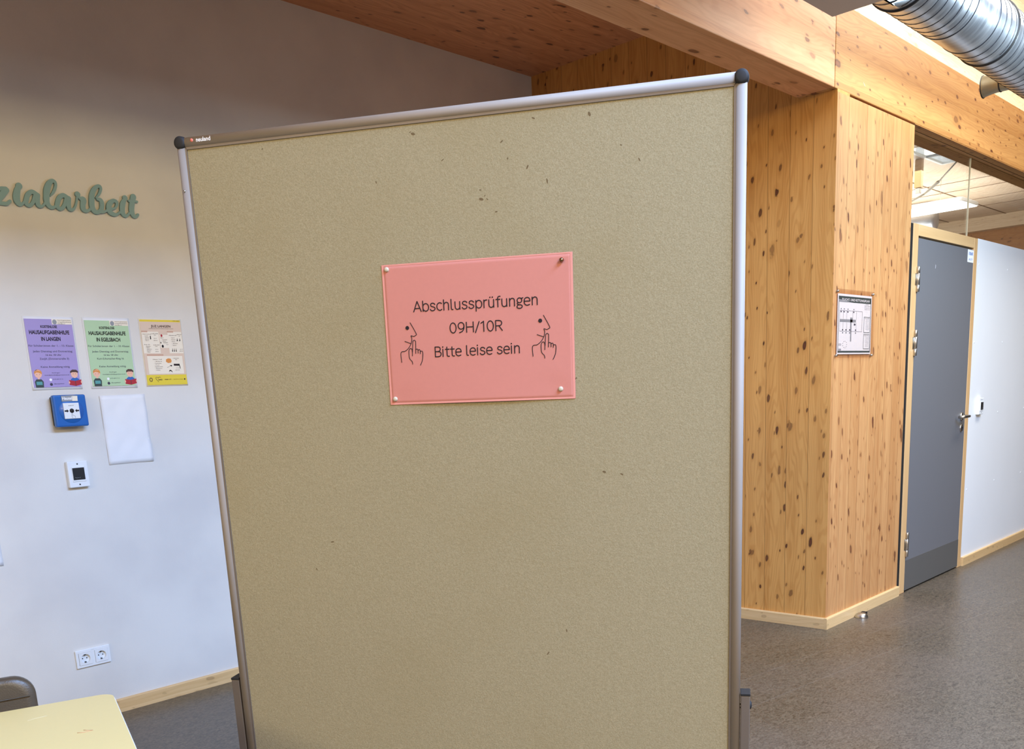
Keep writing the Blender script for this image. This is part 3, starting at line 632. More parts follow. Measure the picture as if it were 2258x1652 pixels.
def homework(x0, x1, z0, z1, field, label, place, addr, tilt):
    o = sheet('notice_sheet', label, 'poster', x0, x1, z0, z1, M_paperw, tilt, 'A4 posters in a row on the back wall')
    W, H = .208, .298; X = lambda u: u*W; Z = lambda v: (1-v)*H
    mb = MB(); rect(mb, X(.03), X(.965), Z(.965), Z(.03)); p = mb.build('printed_field', field, o)
    mb = MB(); rect(mb, X(.565), X(.965), Z(.10), Z(.028), 1); mb.build('logo_panel', M_cream, p)
    mb = MB(); ell(mb, X(.62), Z(.068), .009, .010, 2); mb.build('logo', M_greyp, p)
    for i, (t, a, b) in enumerate((('Verein f\u00fcr Jugendsozialarbeit', .68, .95), ('und Jugendkulturf\u00f6rderung', .68, .95), ('Rhein-Main e.V.', .68, .83))):
        text_mesh(t, X(a), X(b), Z(.048+i*.024), .0034, YT-.0006, bold=.01).build('printed_text', M_brownp, p)
    for t, a, b, v, c in (('KOSTENLOSE', .33, .655, .150, .0105), ('HAUSAUFGABENHILFE', .095, .885, .235, .0158), (place, .31 if 'L' == place[3] else .24, .69 if 'L' == place[3] else .75, .325, .0158)):
        text_mesh(t, X(a), X(b), Z(v), c, YT-.0006, bold=.03).build('printed_text', M_ink, p)
    for t, a, b, v in (('F\u00fcr Sch\u00fcler:innen der 1. - 10. Klasse', .045, .93, .405), ('Jeden Dienstag und Donnerstag', .11, .89, .482), ('16 bis 18 Uhr', .35, .66, .532), addr, ('Keine Anmeldung n\u00f6tig.', .22, .80, .695)):
        text_mesh(t, X(a), X(b), Z(v), .0078, YT-.0006, bold=.004).build('printed_text', M_inkg, p)
    for t, a, b, v in (('R\u00fcckfragen:', .42, .58, .772), ('hausaufgabenhilfe@jugendzentrum.de', .27, .76, .803), ('0175 509 37 15', .42, .62, .862), ('@juzegelsbach', .43, .63, .925)):
        text_mesh(t, X(a), X(b), Z(v), .0040, YT-.0006).build('printed_text', M_inkg, p)
    mb = MB(); ell(mb, X(.375), Z(.862), .0055, .0055, 2); mb.build('phone_mark', M_inkw, p)
    mb = MB(); ell(mb, X(.375), Z(.926), .006, .006, 2); ic = mb.build('photo_mark', M_inkg, p)
    # girl holding a tablet
    cx = X(.145); mb = MB()
    ell(mb, cx, Z(.78), .015, .0165, 2, 0); ell(mb, cx-.004, Z(.745), .007, .007, 1, 1); ell(mb, cx, Z(.768), .016, .0155, 1, 1, 0, 360); poly(mb, [(cx-.015, Z(.775)), (cx-.006, Z(.758)), (cx+.004, Z(.762)), (cx+.015, Z(.785)), (cx+.013, Z(.745)), (cx, Z(.732)), (cx-.013, Z(.745))], 3, 1)
    poly(mb, [(cx-.016, Z(.965)), (cx-.018, Z(.885)), (cx-.010, Z(.852)), (cx+.010, Z(.852)), (cx+.018, Z(.885)), (cx+.016, Z(.965))], 2, 2)
    rect(mb, cx-.012, cx+.012, Z(.93), Z(.885), 3, 3); rect(mb, cx-.004, cx+.004, Z(.857), Z(.83), 1, 0)
    ell(mb, cx-.006, Z(.787), .0012, .0012, 4, 4); ell(mb, cx+.006, Z(.787), .0012, .0012, 4, 4)
    mb.build('printed_figure', [M_skin, M_orange, M_slate, M_teal, M_brownp], p)
    # boy reading a red book
    cx = X(.865); mb = MB()
    ell(mb, cx, Z(.785), .0145, .0175, 2, 0)
    poly(mb, [(cx-.017, Z(.775)), (cx-.016, Z(.745)), (cx-.006, Z(.725)), (cx+.010, Z(.728)), (cx+.017, Z(.75)), (cx+.016, Z(.775)), (cx+.008, Z(.762)), (cx-.008, Z(.762))], 3, 1)
    poly(mb, [(cx-.018, Z(.86)), (cx-.006, Z(.835)), (cx+.006, Z(.835)), (cx+.018, Z(.86)), (cx+.018, Z(.90)), (cx-.018, Z(.90))], 1, 2)
    poly(mb, [(cx-.026, Z(.87)), (cx-.001, Z(.885)), (cx-.001, Z(.955)), (cx-.026, Z(.94))], 4, 3); poly(mb, [(cx+.026, Z(.865)), (cx+.001, Z(.885)), (cx+.001, Z(.955)), (cx+.026, Z(.935))], 4, 3)
    rect(mb, cx-.0012, cx+.0012, Z(.955), Z(.885), 5, 1); ell(mb, cx-.026, Z(.905), .003, .005, 5, 0); ell(mb, cx+.026, Z(.90), .003, .005, 5, 0)
    ell(mb, cx-.005, Z(.785), .0013, .0013, 4, 1); ell(mb, cx+.005, Z(.785), .0013, .0013, 4, 1)
    mb.build('printed_figure', [M_skin, M_brownp, M_bluep, M_red], p)
    return o
homework(1.561, 1.769, 1.464, 1.763, M_violet, 'violet homework-help poster on the white back wall, leftmost of the row', 'IN LANGEN', ('ZenJA (Zimmerstra\u00dfe 3)', .22, .80, .584), 0)
homework(1.808, 2.016, 1.463, 1.764, M_green, 'green homework-help poster between the violet and the yellow poster', 'IN EGELSBACH', ('Kurt-Schumacher-Ring 16', .20, .77, .584), 0)
# yellow youth centre programme
yp = sheet('notice_sheet', 'yellow and tan youth centre programme poster beside the green poster', 'poster', 2.060, 2.264, 1.466, 1.765, M_cream, 0, 'A4 posters in a row on the back wall')
W, H = .204, .299; X = lambda u: u*W; Z = lambda v: (1-v)*H
mb = MB(); rect(mb, X(.02), X(.98), Z(.98), Z(.015), 0, 0); f1 = mb.build('printed_field', M_yellow, yp)
mb = MB(); rect(mb, X(.02), X(.98), Z(.83), Z(.045), 1); f2 = mb.build('printed_field', M_tan, yp)
for a, b, c, e in ((.03, .425, .19, .51), (.64, .975, .19, .51), (.44, .64, .235, .43), (.09, .93, .55, .815)): rect(MB_ := MB(), X(a), X(b), Z(e), Z(c), 2); MB_.build('text_panel', M_cream, yp)
M_tab = plain('brown_tab_print', S(208, 168, 144), .7)
for a, b, v in ((.03, .17, .20), (.63, .78, .20), (.09, .48, .545)): rect(MB_ := MB(), X(a), X(b), Z(v), Z(v-.022), 3); MB_.build('text_tab', M_tab, yp)
text_mesh('JUZ LANGEN', X(.27), X(.73), Z(.125), .0105, YT-.001, bold=.02).build('printed_text', M_brownp, yp)
text_mesh('DIENSTAG BIS SAMSTAG OFFENE ANGEBOTE 2024/25', X(.21), X(.79), Z(.150), .0028, YT-.001).build('printed_text', M_brownp, yp)
for t, a, b, v in (('M\u00e4dchentreff', .05, .25, .232), ('- kreativ', .08, .18, .258), ('- Spiele', .08, .19, .281), ('- Backen', .08, .19, .304), ('- Sport', .08, .18, .327), ('16.00-18.00', .26, .41, .225), ('Uhr', .31, .36, .245), ('10-13', .30, .36, .295), ('Jahren', .29, .38, .325),
                  ('Kids 4.0', .06, .19, .385), ('- Basteln', .08, .20, .410), ('- Malen', .08, .18, .431), ('- Spielen', .09, .22, .453), ('- Kochen', .09, .20, .475), ('- Filme', .09, .18, .496), ('15.00-18.00', .27, .41, .392), ('Uhr', .31, .37, .412), ('8-12', .31, .37, .457), ('Jahren', .30, .38, .487),
                  ('M\u00e4nnertreff', .67, .85, .247), ('- Sport', .70, .80, .285), ('- Kochen', .70, .81, .312), ('- Malen', .70, .80, .340), ('- Spiele', .71, .86, .368), ('- Spass', .71, .82, .396), ('18.00-21.00', .86, .97, .235), ('Uhr', .90, .94, .258), ('ab 14', .90, .96, .455), ('Jahren', .88, .97, .482),
                  ('Offener Treff', .21, .43, .605), ('- Billard', .24, .42, .635), ('- Tischkicker', .23, .41, .662), ('- Musik', .24, .36, .688), ('- Spielkonsole', .23, .43, .714), ('- Playstation', .24, .41, .740), ('- Chillen', .24, .36, .766), ('14.00-20.00', .70, .84, .59), ('Uhr', .75, .80, .61), ('12-18', .74, .81, .735), ('Jahren', .72, .83, .765),
                  ('Sport', .46, .53, .285), ('- Fussball', .48, .61, .312), ('- Boxen', .49, .58, .334), ('- Basketball', .50, .62, .356), ('12-17', .58, .63, .385), ('stadt langen', .80, .96, .030)):
    text_mesh(t, X(a), X(b), Z(v), .0036, YT-.0012).build('printed_text', M_brownp, yp)
kk = 5
def pic(P, m=0): mb = MB(); poly(mb, [(X(u), Z(v)) for u, v in P], kk, 0); mb.build('printed_picture', [M_ink, M_red, M_orange][m], yp)
ell(MB_ := MB(), X(.49), Z(.248), .0045, .0060, kk, 0); MB_.build('printed_picture', M_red, yp)
ell(MB_ := MB(), X(.49), Z(.405), .005, .0065, kk, 0); MB_.build('printed_picture', M_ink, yp)
pic([(.215, .305), (.215, .255), (.235, .25), (.238, .30)]); pic([(.44, .36), (.47, .36), (.455, .335)])
for a in (.70, .745, .79): pic([(a, .48), (a+.022, .49), (a+.02, .43)])
for a in (.84, .90): pic([(a, .33), (a+.03, .325), (a+.022, .28)])
pic([(.52, .635), (.53, .60), (.58, .585), (.64, .59), (.66, .625), (.64, .65), (.57, .655)], 2)
pic([(.70, .695), (.70, .668), (.84, .668), (.855, .74), (.84, .74), (.83, .697)])
pic([(.60, .69), (.66, .685), (.64, .71)]); pic([(.53, .722), (.61, .70), (.61, .703), (.535, .725)])
pic([(.56, .79), (.58, .762), (.61, .758), (.64, .775), (.65, .80), (.62, .777), (.59, .775)])
mb = MB()
for i in range(8):
    q = i*math.pi/4; ell(mb, X(.115)+.0065*math.cos(q), Z(.90)+.0075*math.sin(q), .0022, .0026, 3, n=10)
mb.stroke([(X(.29), Z(.935), .0007), (X(.235), Z(.89), .0007), (X(.24), Z(.865), .0007), (X(.275), Z(.868), .0007), (X(.29), Z(.88), .0007), (X(.31), Z(.862), .0007), (X(.35), Z(.868), .0007)], YT-.0009, YT-.0007)
for t, a, b, v, c in (('AWO', .28, .38, .912, .006), ('langen e.V.', .44, .60, .905, .004), ('Jugendzentrum Langen', .65, .88, .905, .003)):
    merge(mb, text_mesh(t, X(a), X(b), Z(v), c, YT-.001, bold=.03 if c > .0035 else 0))
ell(mb, X(.925), Z(.90), .0035, .004, 3); mb.build('printed_text', M_brownp, yp)
# blank sheet and the sheet cut off by the picture edge
def crinkle(o):
    me = o.children[0].data
    for v in me.vertices:
        v.co.y -= .0035*(.5+.5*math.sin(v.co.x*61+math.sin(v.co.z*37)*2))*math.sin(min(1, v.co.z/.05)*1.57)
crinkle(sheet('blank_sheet', 'blank crinkled white sheet below the green poster, right of the blue alarm box', 'paper sheet', 1.838, 2.046, 1.129, 1.432, M_paperw, -.6, curl=.006))
sheet('blank_sheet', 'white sheet cut by the left picture edge, low on the back wall', 'paper sheet', 1.125, 1.335, .755, 1.052, M_paperw, 0)

# --- blue alarm call point
ab = thing('alarm_call_point', 'blue house alarm box with white push plate, under the violet poster', 'alarm box', on_wall(1.617, 1.307))
mb = MB().rbox(.006, .130, -.028, 0, .006, .127, .004); mb.build('back_box', M_black, ab)
mb = MB(); mb.rbox(0, .138, -.052, -.024, 0, .133, .007, seg=3); body = mb.build('cover', M_blue, ab)
MB().lathe([(0, .0018), (.050, .0018), (.0515, 0)], (.070, -.0518, .066), (0, -1, 0), 40).build('raised_disc', M_blue, body)
MB().rbox(.036, .102, -.0585, -.053, .033, .099, .0015).build('push_plate', M_white, ab)
mb = MB(); yq = -.0589
mb.add([(.0385, yq, .063), (.048, yq, .063), (.048, yq, .059), (.056, yq, .066), (.048, yq, .073), (.048, yq, .069), (.0385, yq, .069)], [list(range(7))])
mb.add([(.0995, yq, .063), (.090, yq, .063), (.090, yq, .059), (.082, yq, .066), (.090, yq, .073), (.090, yq, .069), (.0995, yq, .069)], [list(range(7))])
merge(mb, text_mesh('\u25a1\u2039NOT\u203a'[2:5], .058, .080, .086, .004, yq)); mb.build('arrow_mark', M_ink, ab)
MB().lathe([(0, .004), (.006, .0036), (.009, .001), (.0095, 0)], (.069, -.0585, .066), (0, -1, 0), 24).build('push_button', M_black, ab)
mb = MB()
for s1 in ([(.066, .053), (.066, .043), (.068, .038), (.068, .036)], [(.066, .053), (.068, .055), (.070, .053), (.070, .046)], [(.070, .047), (.076, .046), (.080, .042), (.080, .036)]): mb.stroke([(a, b, .0006) for a, b in s1], yq-.0002, yq)
mb.build('hand_mark', M_greyp, ab)
MB().add([(.034, -.0545, .106), (.100, -.0545, .105), (.103, -.0545, .128), (.082, -.0545, .131), (.034, -.0545, .129)], [(0, 1, 2, 3, 4)]).build('sticker', M_greyp, ab)
MB().add([(.078, -.0548, .107), (.101, -.0548, .106), (.102, -.0548, .127), (.080, -.0548, .127)], [(0, 1, 2, 3)]).build('torn_label', M_cream, ab)
text_mesh('Hausal', .037, .078, .113, +.0125, -.0552, bold=.03).build('printed_text', M_inkw, ab)

# --- card readers
def reader(x, z, label, y=YW, w=.087, h=.112):
    o = thing('card_reader', label, 'card reader', (x, y, z), 'card readers by the doors')
    MB().rbox(0, w, -.024, 0, 0, h, .003).build('housing', M_white, o)
    MB().rbox(.015, w-.013, -.027, -.023, .024, h-.022, .002).build('bezel', M_white, o)
    MB().rbox(.018, w-.018, -.0285, -.026, .032, h-.028, .001).build('reader_window', M_black, o)
    mb = MB()
    for i in range(3): mb.stroke([(.026+i*.009, .043-i*.001, .0006), (.034+i*.007, .040+i*.0012, .0004)], -.0288, -.0284)
    mb.build('window_scratch', M_greyp, o)
    for zz in (.012, h-.012): MB().lathe([(0, .0012), (.003, .0012), (.0034, 0)], (w*.5, -.0238, zz), (0, -1, 0), 14).build('screw', M_black, o)
    return o
reader(1.645, 1.047, 'white card reader with black window on the back wall, below the blue alarm box')
reader(7.095, 1.052, 'white card reader on the smooth white wall beside the door handle', YP)

# --- double socket
so = thing('wall_socket', 'white double wall socket low on the back wall above the skirting', 'socket', on_wall(1.563, .247))
mb = MB().rbox(0, .154, -.010, 0, .0685, .081, .002).rbox(0, .154, -.010, 0, 0, .0125, .002).rbox(0, .0125, -.0099, 0, .008, .073, .002).rbox(.0695, .0845, -.0099, 0, .008, .073, .0015).rbox(.1415, .154, -.0099, 0, .008, .073, .002)
mb.build('cover_frame', M_white, so)
for cx in (.041, .113):
    mb = MB(); r1, yf = .0205, -.0125
    # square insert with a round well cut in it
    n = 32; sq = []
    for i in range(n):
        q = 2*math.pi*i/n; c_, s__ = math.cos(q), math.sin(q); kx = .0283/max(abs(c_), abs(s__)); sq.append((cx+c_*kx, s__*kx+.0405))
    ci = [(cx+r1*math.cos(2*math.pi*i/n), .0405+r1*math.sin(2*math.pi*i/n)) for i in range(n)]
    vs = [(a, yf, b) for a, b in sq]+[(a, yf, b) for a, b in ci]+[(a, -.0005, b) for a, b in ci]+[(a, -.0095, b) for a, b in sq]
    fs = [(i, (i+1) % n, n+(i+1) % n, n+i) for i in range(n)]+[(n+i, n+(i+1) % n, 2*n+(i+1) % n, 2*n+i) for i in range(n)]+[[2*n+i for i in range(n)]]+[(i, 3*n+i, 3*n+(i+1) % n, (i+1) % n) for i in range(n)]
    ins = mb.add(vs, fs).build('socket_insert', M_white, so)
    mb = MB()
    for dx in (-.0095, .0095): mb.disc((cx+dx, -.0008, .0405), .0027, (0, -1, 0), .0006, 12)
    mb.rbox(cx-.003, cx+.003, -.011, -.001, .0225, .026, .0005).rbox(cx-.003, cx+.003, -.011, -.001, .055, .0585, .0005)
    mb.build('socket_contact', M_black, ins)
text_mesh('\u2022 TYP \u2022'[2:5], .071, .083, .0735, .002, -.0103).build('embossed_mark', M_greyp, so)

# ================================================================ evacuation plan on the pier
ep = thing('evacuation_plan', 'escape and rescue plan behind clear acrylic on the pale wooden pier', 'sign', (4.832, YC, 1.45))
W, H = .466, .345
for a, b in ((.012, .012), (W-.012, .012), (.012, H-.012), (W-.012, H-.012)):
    MB().lathe([(0, .014), (.004, .0135), (.0062, .011), (.0065, 0)], (a, 0, b), (0, -1, 0), 18).build('standoff', M_steel, ep)
MB().rbox(0, W, -.010, -.007, 0, H, .001).build('acrylic_cover', M_acryl, ep)
pp = MB().box(.020, .443, -.006, -.0045, .018, .322).build('plan_sheet', M_paperw, ep)
y0 = -.0062
def prect(mb, x0, x1, z0, z1, k=0, mi=0):
    return mb.add([(x0, y0-k*.0002, z0), (x1, y0-k*.0002, z0), (x1, y0-k*.0002, z1), (x0, y0-k*.0002, z1)], [(0, 1, 2, 3)], mi)
PX0, PW_, PZ0, PH_ = .030, .405, .026, .285
X = lambda u: PX0+u*PW_; Z = lambda v: PZ0+(1-v)*PH_
mb = MB(); prect(mb, X(0), X(1), Z(.105), Z(0)); prect(mb, X(0), X(1), Z(1), Z(.967)); prect(mb, X(0), X(.012), Z(.967), Z(.105)); prect(mb, X(.985), X(1), Z(.967), Z(.105)); mb.build('plan_border', M_slate, pp)
mb = MB(); mb.add([(X(0), y0-.0002, Z(.105)), (X(.44), y0-.0002, Z(.105)), (X(0), y0-.0002, Z(.055))], [(0, 1, 2)]); mb.build('plan_border', M_greyp, pp)
text_mesh('FLUCHT- UND RETTUNGSPLAN', X(.10), X(.94), Z(.078), .0125, y0-.0006, bold=.01).build('printed_text', M_inkw, pp)
mb = MB()
prect(mb, X(.04), X(.53), Z(.455), Z(.405), 1); prect(mb, X(.355), X(.425), Z(.455), Z(.37), 1); prect(mb, X(.365), X(.40), Z(.80), Z(.455), 1)
mb.build('plan_corridor', M_greyp, pp)
mb = MB()
for u in (.04, .14, .245, .43, .54, .72): prect(mb, X(u), X(u+.004), Z(.405), Z(.25), 1)
for u in (.04, .14, .25, .36, .54, .72): prect(mb, X(u), X(u+.004), Z(.62), Z(.455), 1)
prect(mb, X(.72), X(.725), Z(.62), Z(.25), 1); prect(mb, X(.04), X(.72), Z(.255), Z(.25), 1); prect(mb, X(.04), X(.72), Z(.62), Z(.615), 1)
for u in (.06, .15, .26, .44): prect(mb, X(u), X(u+.035), Z(.285), Z(.262), 1); prect(mb, X(u+.01), X(u+.03), Z(.235), Z(.215), 1)
for u in (.12, .22, .33, .51): prect(mb, X(u), X(u+.03), Z(.605), Z(.58), 1); prect(mb, X(u+.005), X(u+.03), Z(.655), Z(.635), 1)
prect(mb, X(.47), X(.52), Z(.51), Z(.475), 1)
for i in range(9):
    q = i*.7; prect(mb, X(.20+.06*math.cos(q)), X(.215+.06*math.cos(q)), Z(.86+.06*math.sin(q)), Z(.85+.06*math.sin(q)), 1)
for v in (.85, .87, .95, .96, .97-.035): prect(mb, X(.02), X(.10), Z(v), Z(v-.006), 1)
mb.build('plan_drawing', M_inkg, pp)
for t, a, b, v, c in (('Lageplan', .82, .92, .125, .004), ('Fluchtweg  Sammelplatz', .79, .96, .155, .004), ('Rettungsweg  Notruf', .79, .96, .185, .004), ('Feuerl\u00f6scher  Alarm', .79, .96, .215, .004)):
    text_mesh(t, X(a), X(b), Z(v), c, y0-.0006).build('printed_text', M_inkg, pp)
for (za, zb_, ttl, rows) in ((.345, .635, 'Verhalten im Brandfall', 8), (.66, .935, 'Verhalten bei Unf\u00e4llen', 8)):
    mb = MB(); prect(mb, X(.78), X(.97), Z(zb_), Z(za), 1, 0); prect(mb, X(.787), X(.963), Z(zb_-.01), Z(za+.01), 2, 1); pn = mb.build('rules_panel', [M_slate, M_paperw], pp)
    text_mesh(ttl, X(.80), X(.95), Z(za+.032), .0045, y0-.0008, bold=.01).build('printed_text', M_inkg, pn)
    for i in range(rows):
        text_mesh(['Ruhe bewahren', 'Brand melden', 'Notruf 112', 'T\u00fcren schliessen', 'Personen warnen', 'Weg folgen', 'Kein Aufzug', 'Sammelplatz'][i] if za < .5 else ['Ruhe bewahren', 'Unfall melden', 'Notruf 112', 'Wo geschah es', 'Was geschah', 'Erste Hilfe', 'Absichern', 'Einweisen'][i], X(.84), X(.945), Z(za+.058+i*.025), .0035, y0-.0008).build('printed_text', M_inkg, pn)

# door label and doorstop
dl = thing('door_label', 'small white room label taped to the upper right corner of the grey door', 'label', (6.760, YC-.0032, 2.045))
MB().box(0, .112, -.001, 0, 0, .078).build('label_card', M_paperw, dl)
text_mesh('10bR', .02, .098, .045, .020, -.0013, bold=.02).build('printed_text', M_bluep, dl)
text_mesh('A0.77', .02, .09, .012, .013, -.0013, bold=.0).build('printed_text', M_bluep, dl)
ds = thing('door_stop', 'small domed metal door stop on the floor by the skirting corner', 'door stop', (5.155, 2.172, 0))
MB().lathe([(.036, 0), (.036, .008), (.031, .018), (.020, .026), (.0, .029)], (0, 0, 0), (0, 0, 1), 32).build('dome', M_steel, ds)
MB().box(.020, .046, -.014, .014, .0, .027).build('rubber_buffer', M_rubber, ds)

# ================================================================ table and chair
ta = R(-18.4); TZ = .74
TM = Matrix.Translation((.823, 2.03, 0))@Matrix.Rotation(ta, 4, 'Z')
tb = thing('table', 'cream topped school table with rounded corners at the lower left', 'table', mat=TM)
MB().slab(rr(-1.3, 0, -.65, 0, .032, 8), TZ-.026, TZ-.0015, r=.006).build('table_edge', M_tedge, tb)
MB().slab(rr(-1.297, -.003, -.647, -.003, .030, 8), TZ-.003, TZ).build('tabletop', M_table, tb)
for x in (-1.25, -.05):
    for y in (-.60, -.05): MB().lathe([(.0, 0), (.016, 0), (.016, TZ-.03), (0, TZ-.03)], (x, y, .0), (0, 0, 1), 16).build('leg', M_alu, tb)
MB().box(-1.25, -.05, -.61, -.59, TZ-.07, TZ-.03).box(-1.25, -.05, -.06, -.04, TZ-.07, TZ-.03).box(-1.26, -1.24, -.6, -.05, TZ-.07, TZ-.03).box(-.06, -.04, -.6, -.05, TZ-.07, TZ-.03).build('apron', M_alu, tb)
def tl(px, py): q = TM.inverted()@Vector((px, py, TZ)); return q.x, q.y
mb = MB(); a, b = tl(.673, 1.817)
mb.tube([(a-.016, b-.002, TZ), (a-.006, b-.008, TZ+.0002), (a+.012, b-.004, TZ), (a+.002, b+.002, TZ), (a-.004, b+.008, TZ)], .0008, 5); mb.build('scratch', plain('reddish_scratch', S(190, 140, 104), .7), tb)
mb = MB(); a, b = tl(.65, 1.985)
mb.tube([(a-.025, b-.008, TZ), (a-.01, b+.0, TZ), (a, b+.001, TZ), (a+.012, b+.004, TZ)], .0006, 5); mb.build('scratch', plain('grey_scratch', S(196, 184, 150), .7), tb)

CM = Matrix.Translation((.703, 2.150, 0))@Matrix.Rotation(ta, 4, 'Z')
ch = thing('chair', 'brown leather chair with rounded low back behind the cream table', 'chair', mat=CM)
def pad(name, w, h, t, rc, z0, lean, mb_off=(0, 0)):
    """upholstered back: rounded outline in xz, domed faces"""
    P = rr(-w, 0, z0, z0+h, rc, 8); n = len(P); cx = -w/2; cz = z0+h/2
    mb = MB(); vs = []
    rings = [(0, .10), (.0, .0+.03), (.010, 0), (t-.010, 0), (t, .03), (t, .10)]
    for yv, ins in rings:
        for x, z in P:
            yy = yv+lean*(z-z0); vs.append((cx+(x-cx)*(1-ins), yy, cz+(z-cz)*(1-ins)))
    fs = [list(range(n)), [len(vs)-1-i for i in range(n)]]
    for k in range(5): fs += [(k*n+i, k*n+(i+1) % n, (k+1)*n+(i+1) % n, (k+1)*n+i) for i in range(n)]
    return mb.add(vs, fs, 0, True).build(name, M_leather, ch)
bkr = pad('backrest', .44, .30, .035, .045, .485, .06)
MB().tube([(-.43, -.0015+.06*.25, .735), (-.22, -.003+.06*.25, .737), (-.012, -.0015+.06*.25, .741)], .0012, 6).build('seam', M_leather, bkr)
MB().slab(rr(-.44, 0, -.40, .02, .05, 6), .43, .475, r=.012).build('seat', M_leather, ch)
for x in (-.41, -.03):
    MB().tube([(x, .03, .50), (x, .02, .44), (x, .03, .0)], .011, 10).build('leg', M_alu, ch)
    MB().tube([(x, -.36, .43), (x, -.38, .0)], .011, 10).build('leg', M_alu, ch)

# ================================================================ pinboard
bx = Vector((.5003, -.8658, -.0080)); bz = Vector((-.0089, -.0143, .9999)); bx.normalize(); bz = (bz-bx*bz.dot(bx)).normalized(); by = bz.cross(bx)
B0 = Vector((1.1570, 2.0509, 1.9196)); BW, BH = 1.2042, 1.50
BMx = Matrix((bx, by, bz)).transposed().to_4x4(); BMx.translation = B0      # local: x right, y away from viewer, z up; origin = top left frame axis
BF = BMx@Matrix.Translation((0, 0, -B0.z))
pb = thing('pinboard', 'tall beige felt pinboard on legs with a grey metal frame', 'pinboard', mat=BMx)
tr = .0112
MB().rbox(.004, BW-.004, -.0035, .0065, -BH+.004, -.004, .001).build('felt_panel', M_felt, pb)
def rail(p0, p1, name='frame_rail'):
    """aluminium tube with a shallow lip next to the felt"""
    mb = MB(); mb.tube([p0, p1], tr, 24, cap=True); return mb.build(name, M_alu, pb)
top = rail((.010, 0, 0), (BW-.010, 0, 0)); rail((.010, 0, -BH), (BW-.010, 0, -BH)); rail((0, 0, -.010), (0, 0, -BH+.01)); rail((BW, 0, -.01), (BW, 0, -BH+.01))
mb = MB()
mb.box(.012, BW-.012, -.006, -.003, -.0145, -.008); mb.box(.009, .0135, -.006, -.003, -BH+.01, -.012); mb.box(BW-.0135, BW-.009, -.006, -.003, -BH+.01, -.012)
mb.build('frame_lip', M_leg, pb)
for x, z in ((0, 0), (BW, 0), (0, -BH), (BW, -BH)):
    MB().lathe([(0, -.0140), (.008, -.0139), (.0115, -.0128), (.0136, -.010), (.0147, -.001), (.0147, .009), (.012, .0130), (0, .0145)], (x, 0, z), (0, 1, 0), 32).build('corner_cap', M_black, pb)
text_mesh('neuland', .042, .077, -.0022, .0088, -.0116, bold=.02).build('maker_mark', M_inkw, pb)
mb = MB(); mb.lathe([(0, .0006), (.0036, .0006), (.0036, 0)], (.031, -.0108, .002), (0, -1, 0), 16); mb.build('maker_mark', plain('coral_mark', S(232, 124, 104), .6), pb)
MB().lathe([(0, .004), (.002, .0035), (.0026, 0)], (.0, -.0105, -.1), (0, -1, 0), 12).build('frame_screw', M_steel, pb)
FZ = B0.z     # legs run down to the floor
for sx, x in ((-1, -.0225), (1, BW+.0225)):
    lg = MB().rbox(x-.010, x+.010, -.008, .030, -FZ+.03, -1.246, .0015).build('leg', M_leg, pb)
    MB().rbox(x-.0107, x+.0107, -.0087, .0307, -1.246, -1.2402, .001).build('leg_cap', M_black, lg)
    MB().rbox(x-.015, x+.015, -.27, .29, -FZ+.006, -FZ+.034, .004).build('foot_bar', M_leg, lg)
    MB().lathe([(0, 0), (.011, 0), (.012, .004), (.010, .010), (0, .012)] if False else [(.004, -.002), (.0095, 0), (.0095, .0015), (.006, .0040), (0, .0045)], (x+sx*.010, .010, -1.272), (sx, 0, 0), 20).build('clamp_knob', M_black, lg)
    MB().disc((x-sx*.0098, .002, -1.268), .0018, (-sx, 0, 0), .0018, 10).disc((x-sx*.0098, .002, -1.276), .0018, (-sx, 0, 0), .0018, 10).build('clamp_screw', M_black, lg)
mb = MB(); rng = random.Random(4)
ST = [(0.194, -0.030), (0.533, -0.030), (0.539, -0.034), (0.728, -0.067), (0.687, -0.167), (0.679, -0.173), (0.692, -0.174), (0.91, -0.034), (0.972, -0.097), (1.008, -0.127), (0.739, -0.1), (0.796, -0.03), (0.924, -0.745), (0.962, -0.751), (0.228, -0.961), (0.785, -1.158), (0.275, -0.895), (0.83, -1.103), (0.678, -0.155), (0.867, -0.546), (.78, -.12), (.82, -.15), (.71, -.2), (.45, -.12), (.6, -.09)]
for a, b in ST:
    q = rng.uniform(0, 3.1); l_ = rng.uniform(.002, .0056); w_ = l_*rng.uniform(.25, .6); n = 9
    mb.prism([(a+l_*math.cos(t_)*math.cos(q)-w_*math.sin(t_)*math.sin(q), b+l_*math.cos(t_)*math.sin(q)+w_*math.sin(t_)*math.cos(q)) for t_ in [i*2*math.pi/n for i in range(n)]], -.0037, -.0034)
mb.build('stain', M_stain, pb)['kind'] = 'stuff'

# --- pink exam notice with its pins
phi = R(-.393)
NM = BMx@Matrix.Translation((.6572, -.0035, -.4374))@Matrix.Rotation(-phi, 4, 'Y')@Matrix.Translation((-.21, 0, -.1485))
nt = thing('exam_notice', 'pink landscape exam notice pinned to the beige pinboard', 'notice', mat=NM)
nx, nz = 42, 30; vs = []; fs = []; PWD, PHT = .420, .297
pins = [(.0115, .2872), (.3971, .2818), (.3881, .0212), (.0121, .0125)]
def lift(x, z):
    u, v = x/PWD, z/PHT
    h_ = .0012+.0028*math.sin(math.pi*u)*(1-v)**2*1.2+.0012*math.sin(math.pi*u)*v
    for px_, pz_ in pins: h_ = min(h_, .0008+.030*math.hypot(x-px_, z-pz_))
    return -h_
for j in range(nz+1):
    for i in range(nx+1): x, z = i/nx*PWD, j/nz*PHT; vs.append((x, lift(x, z), z))
n = len(vs); vs += [(a, b+.0005, c) for a, b, c in vs]; q = lambda i, j: j*(nx+1)+i
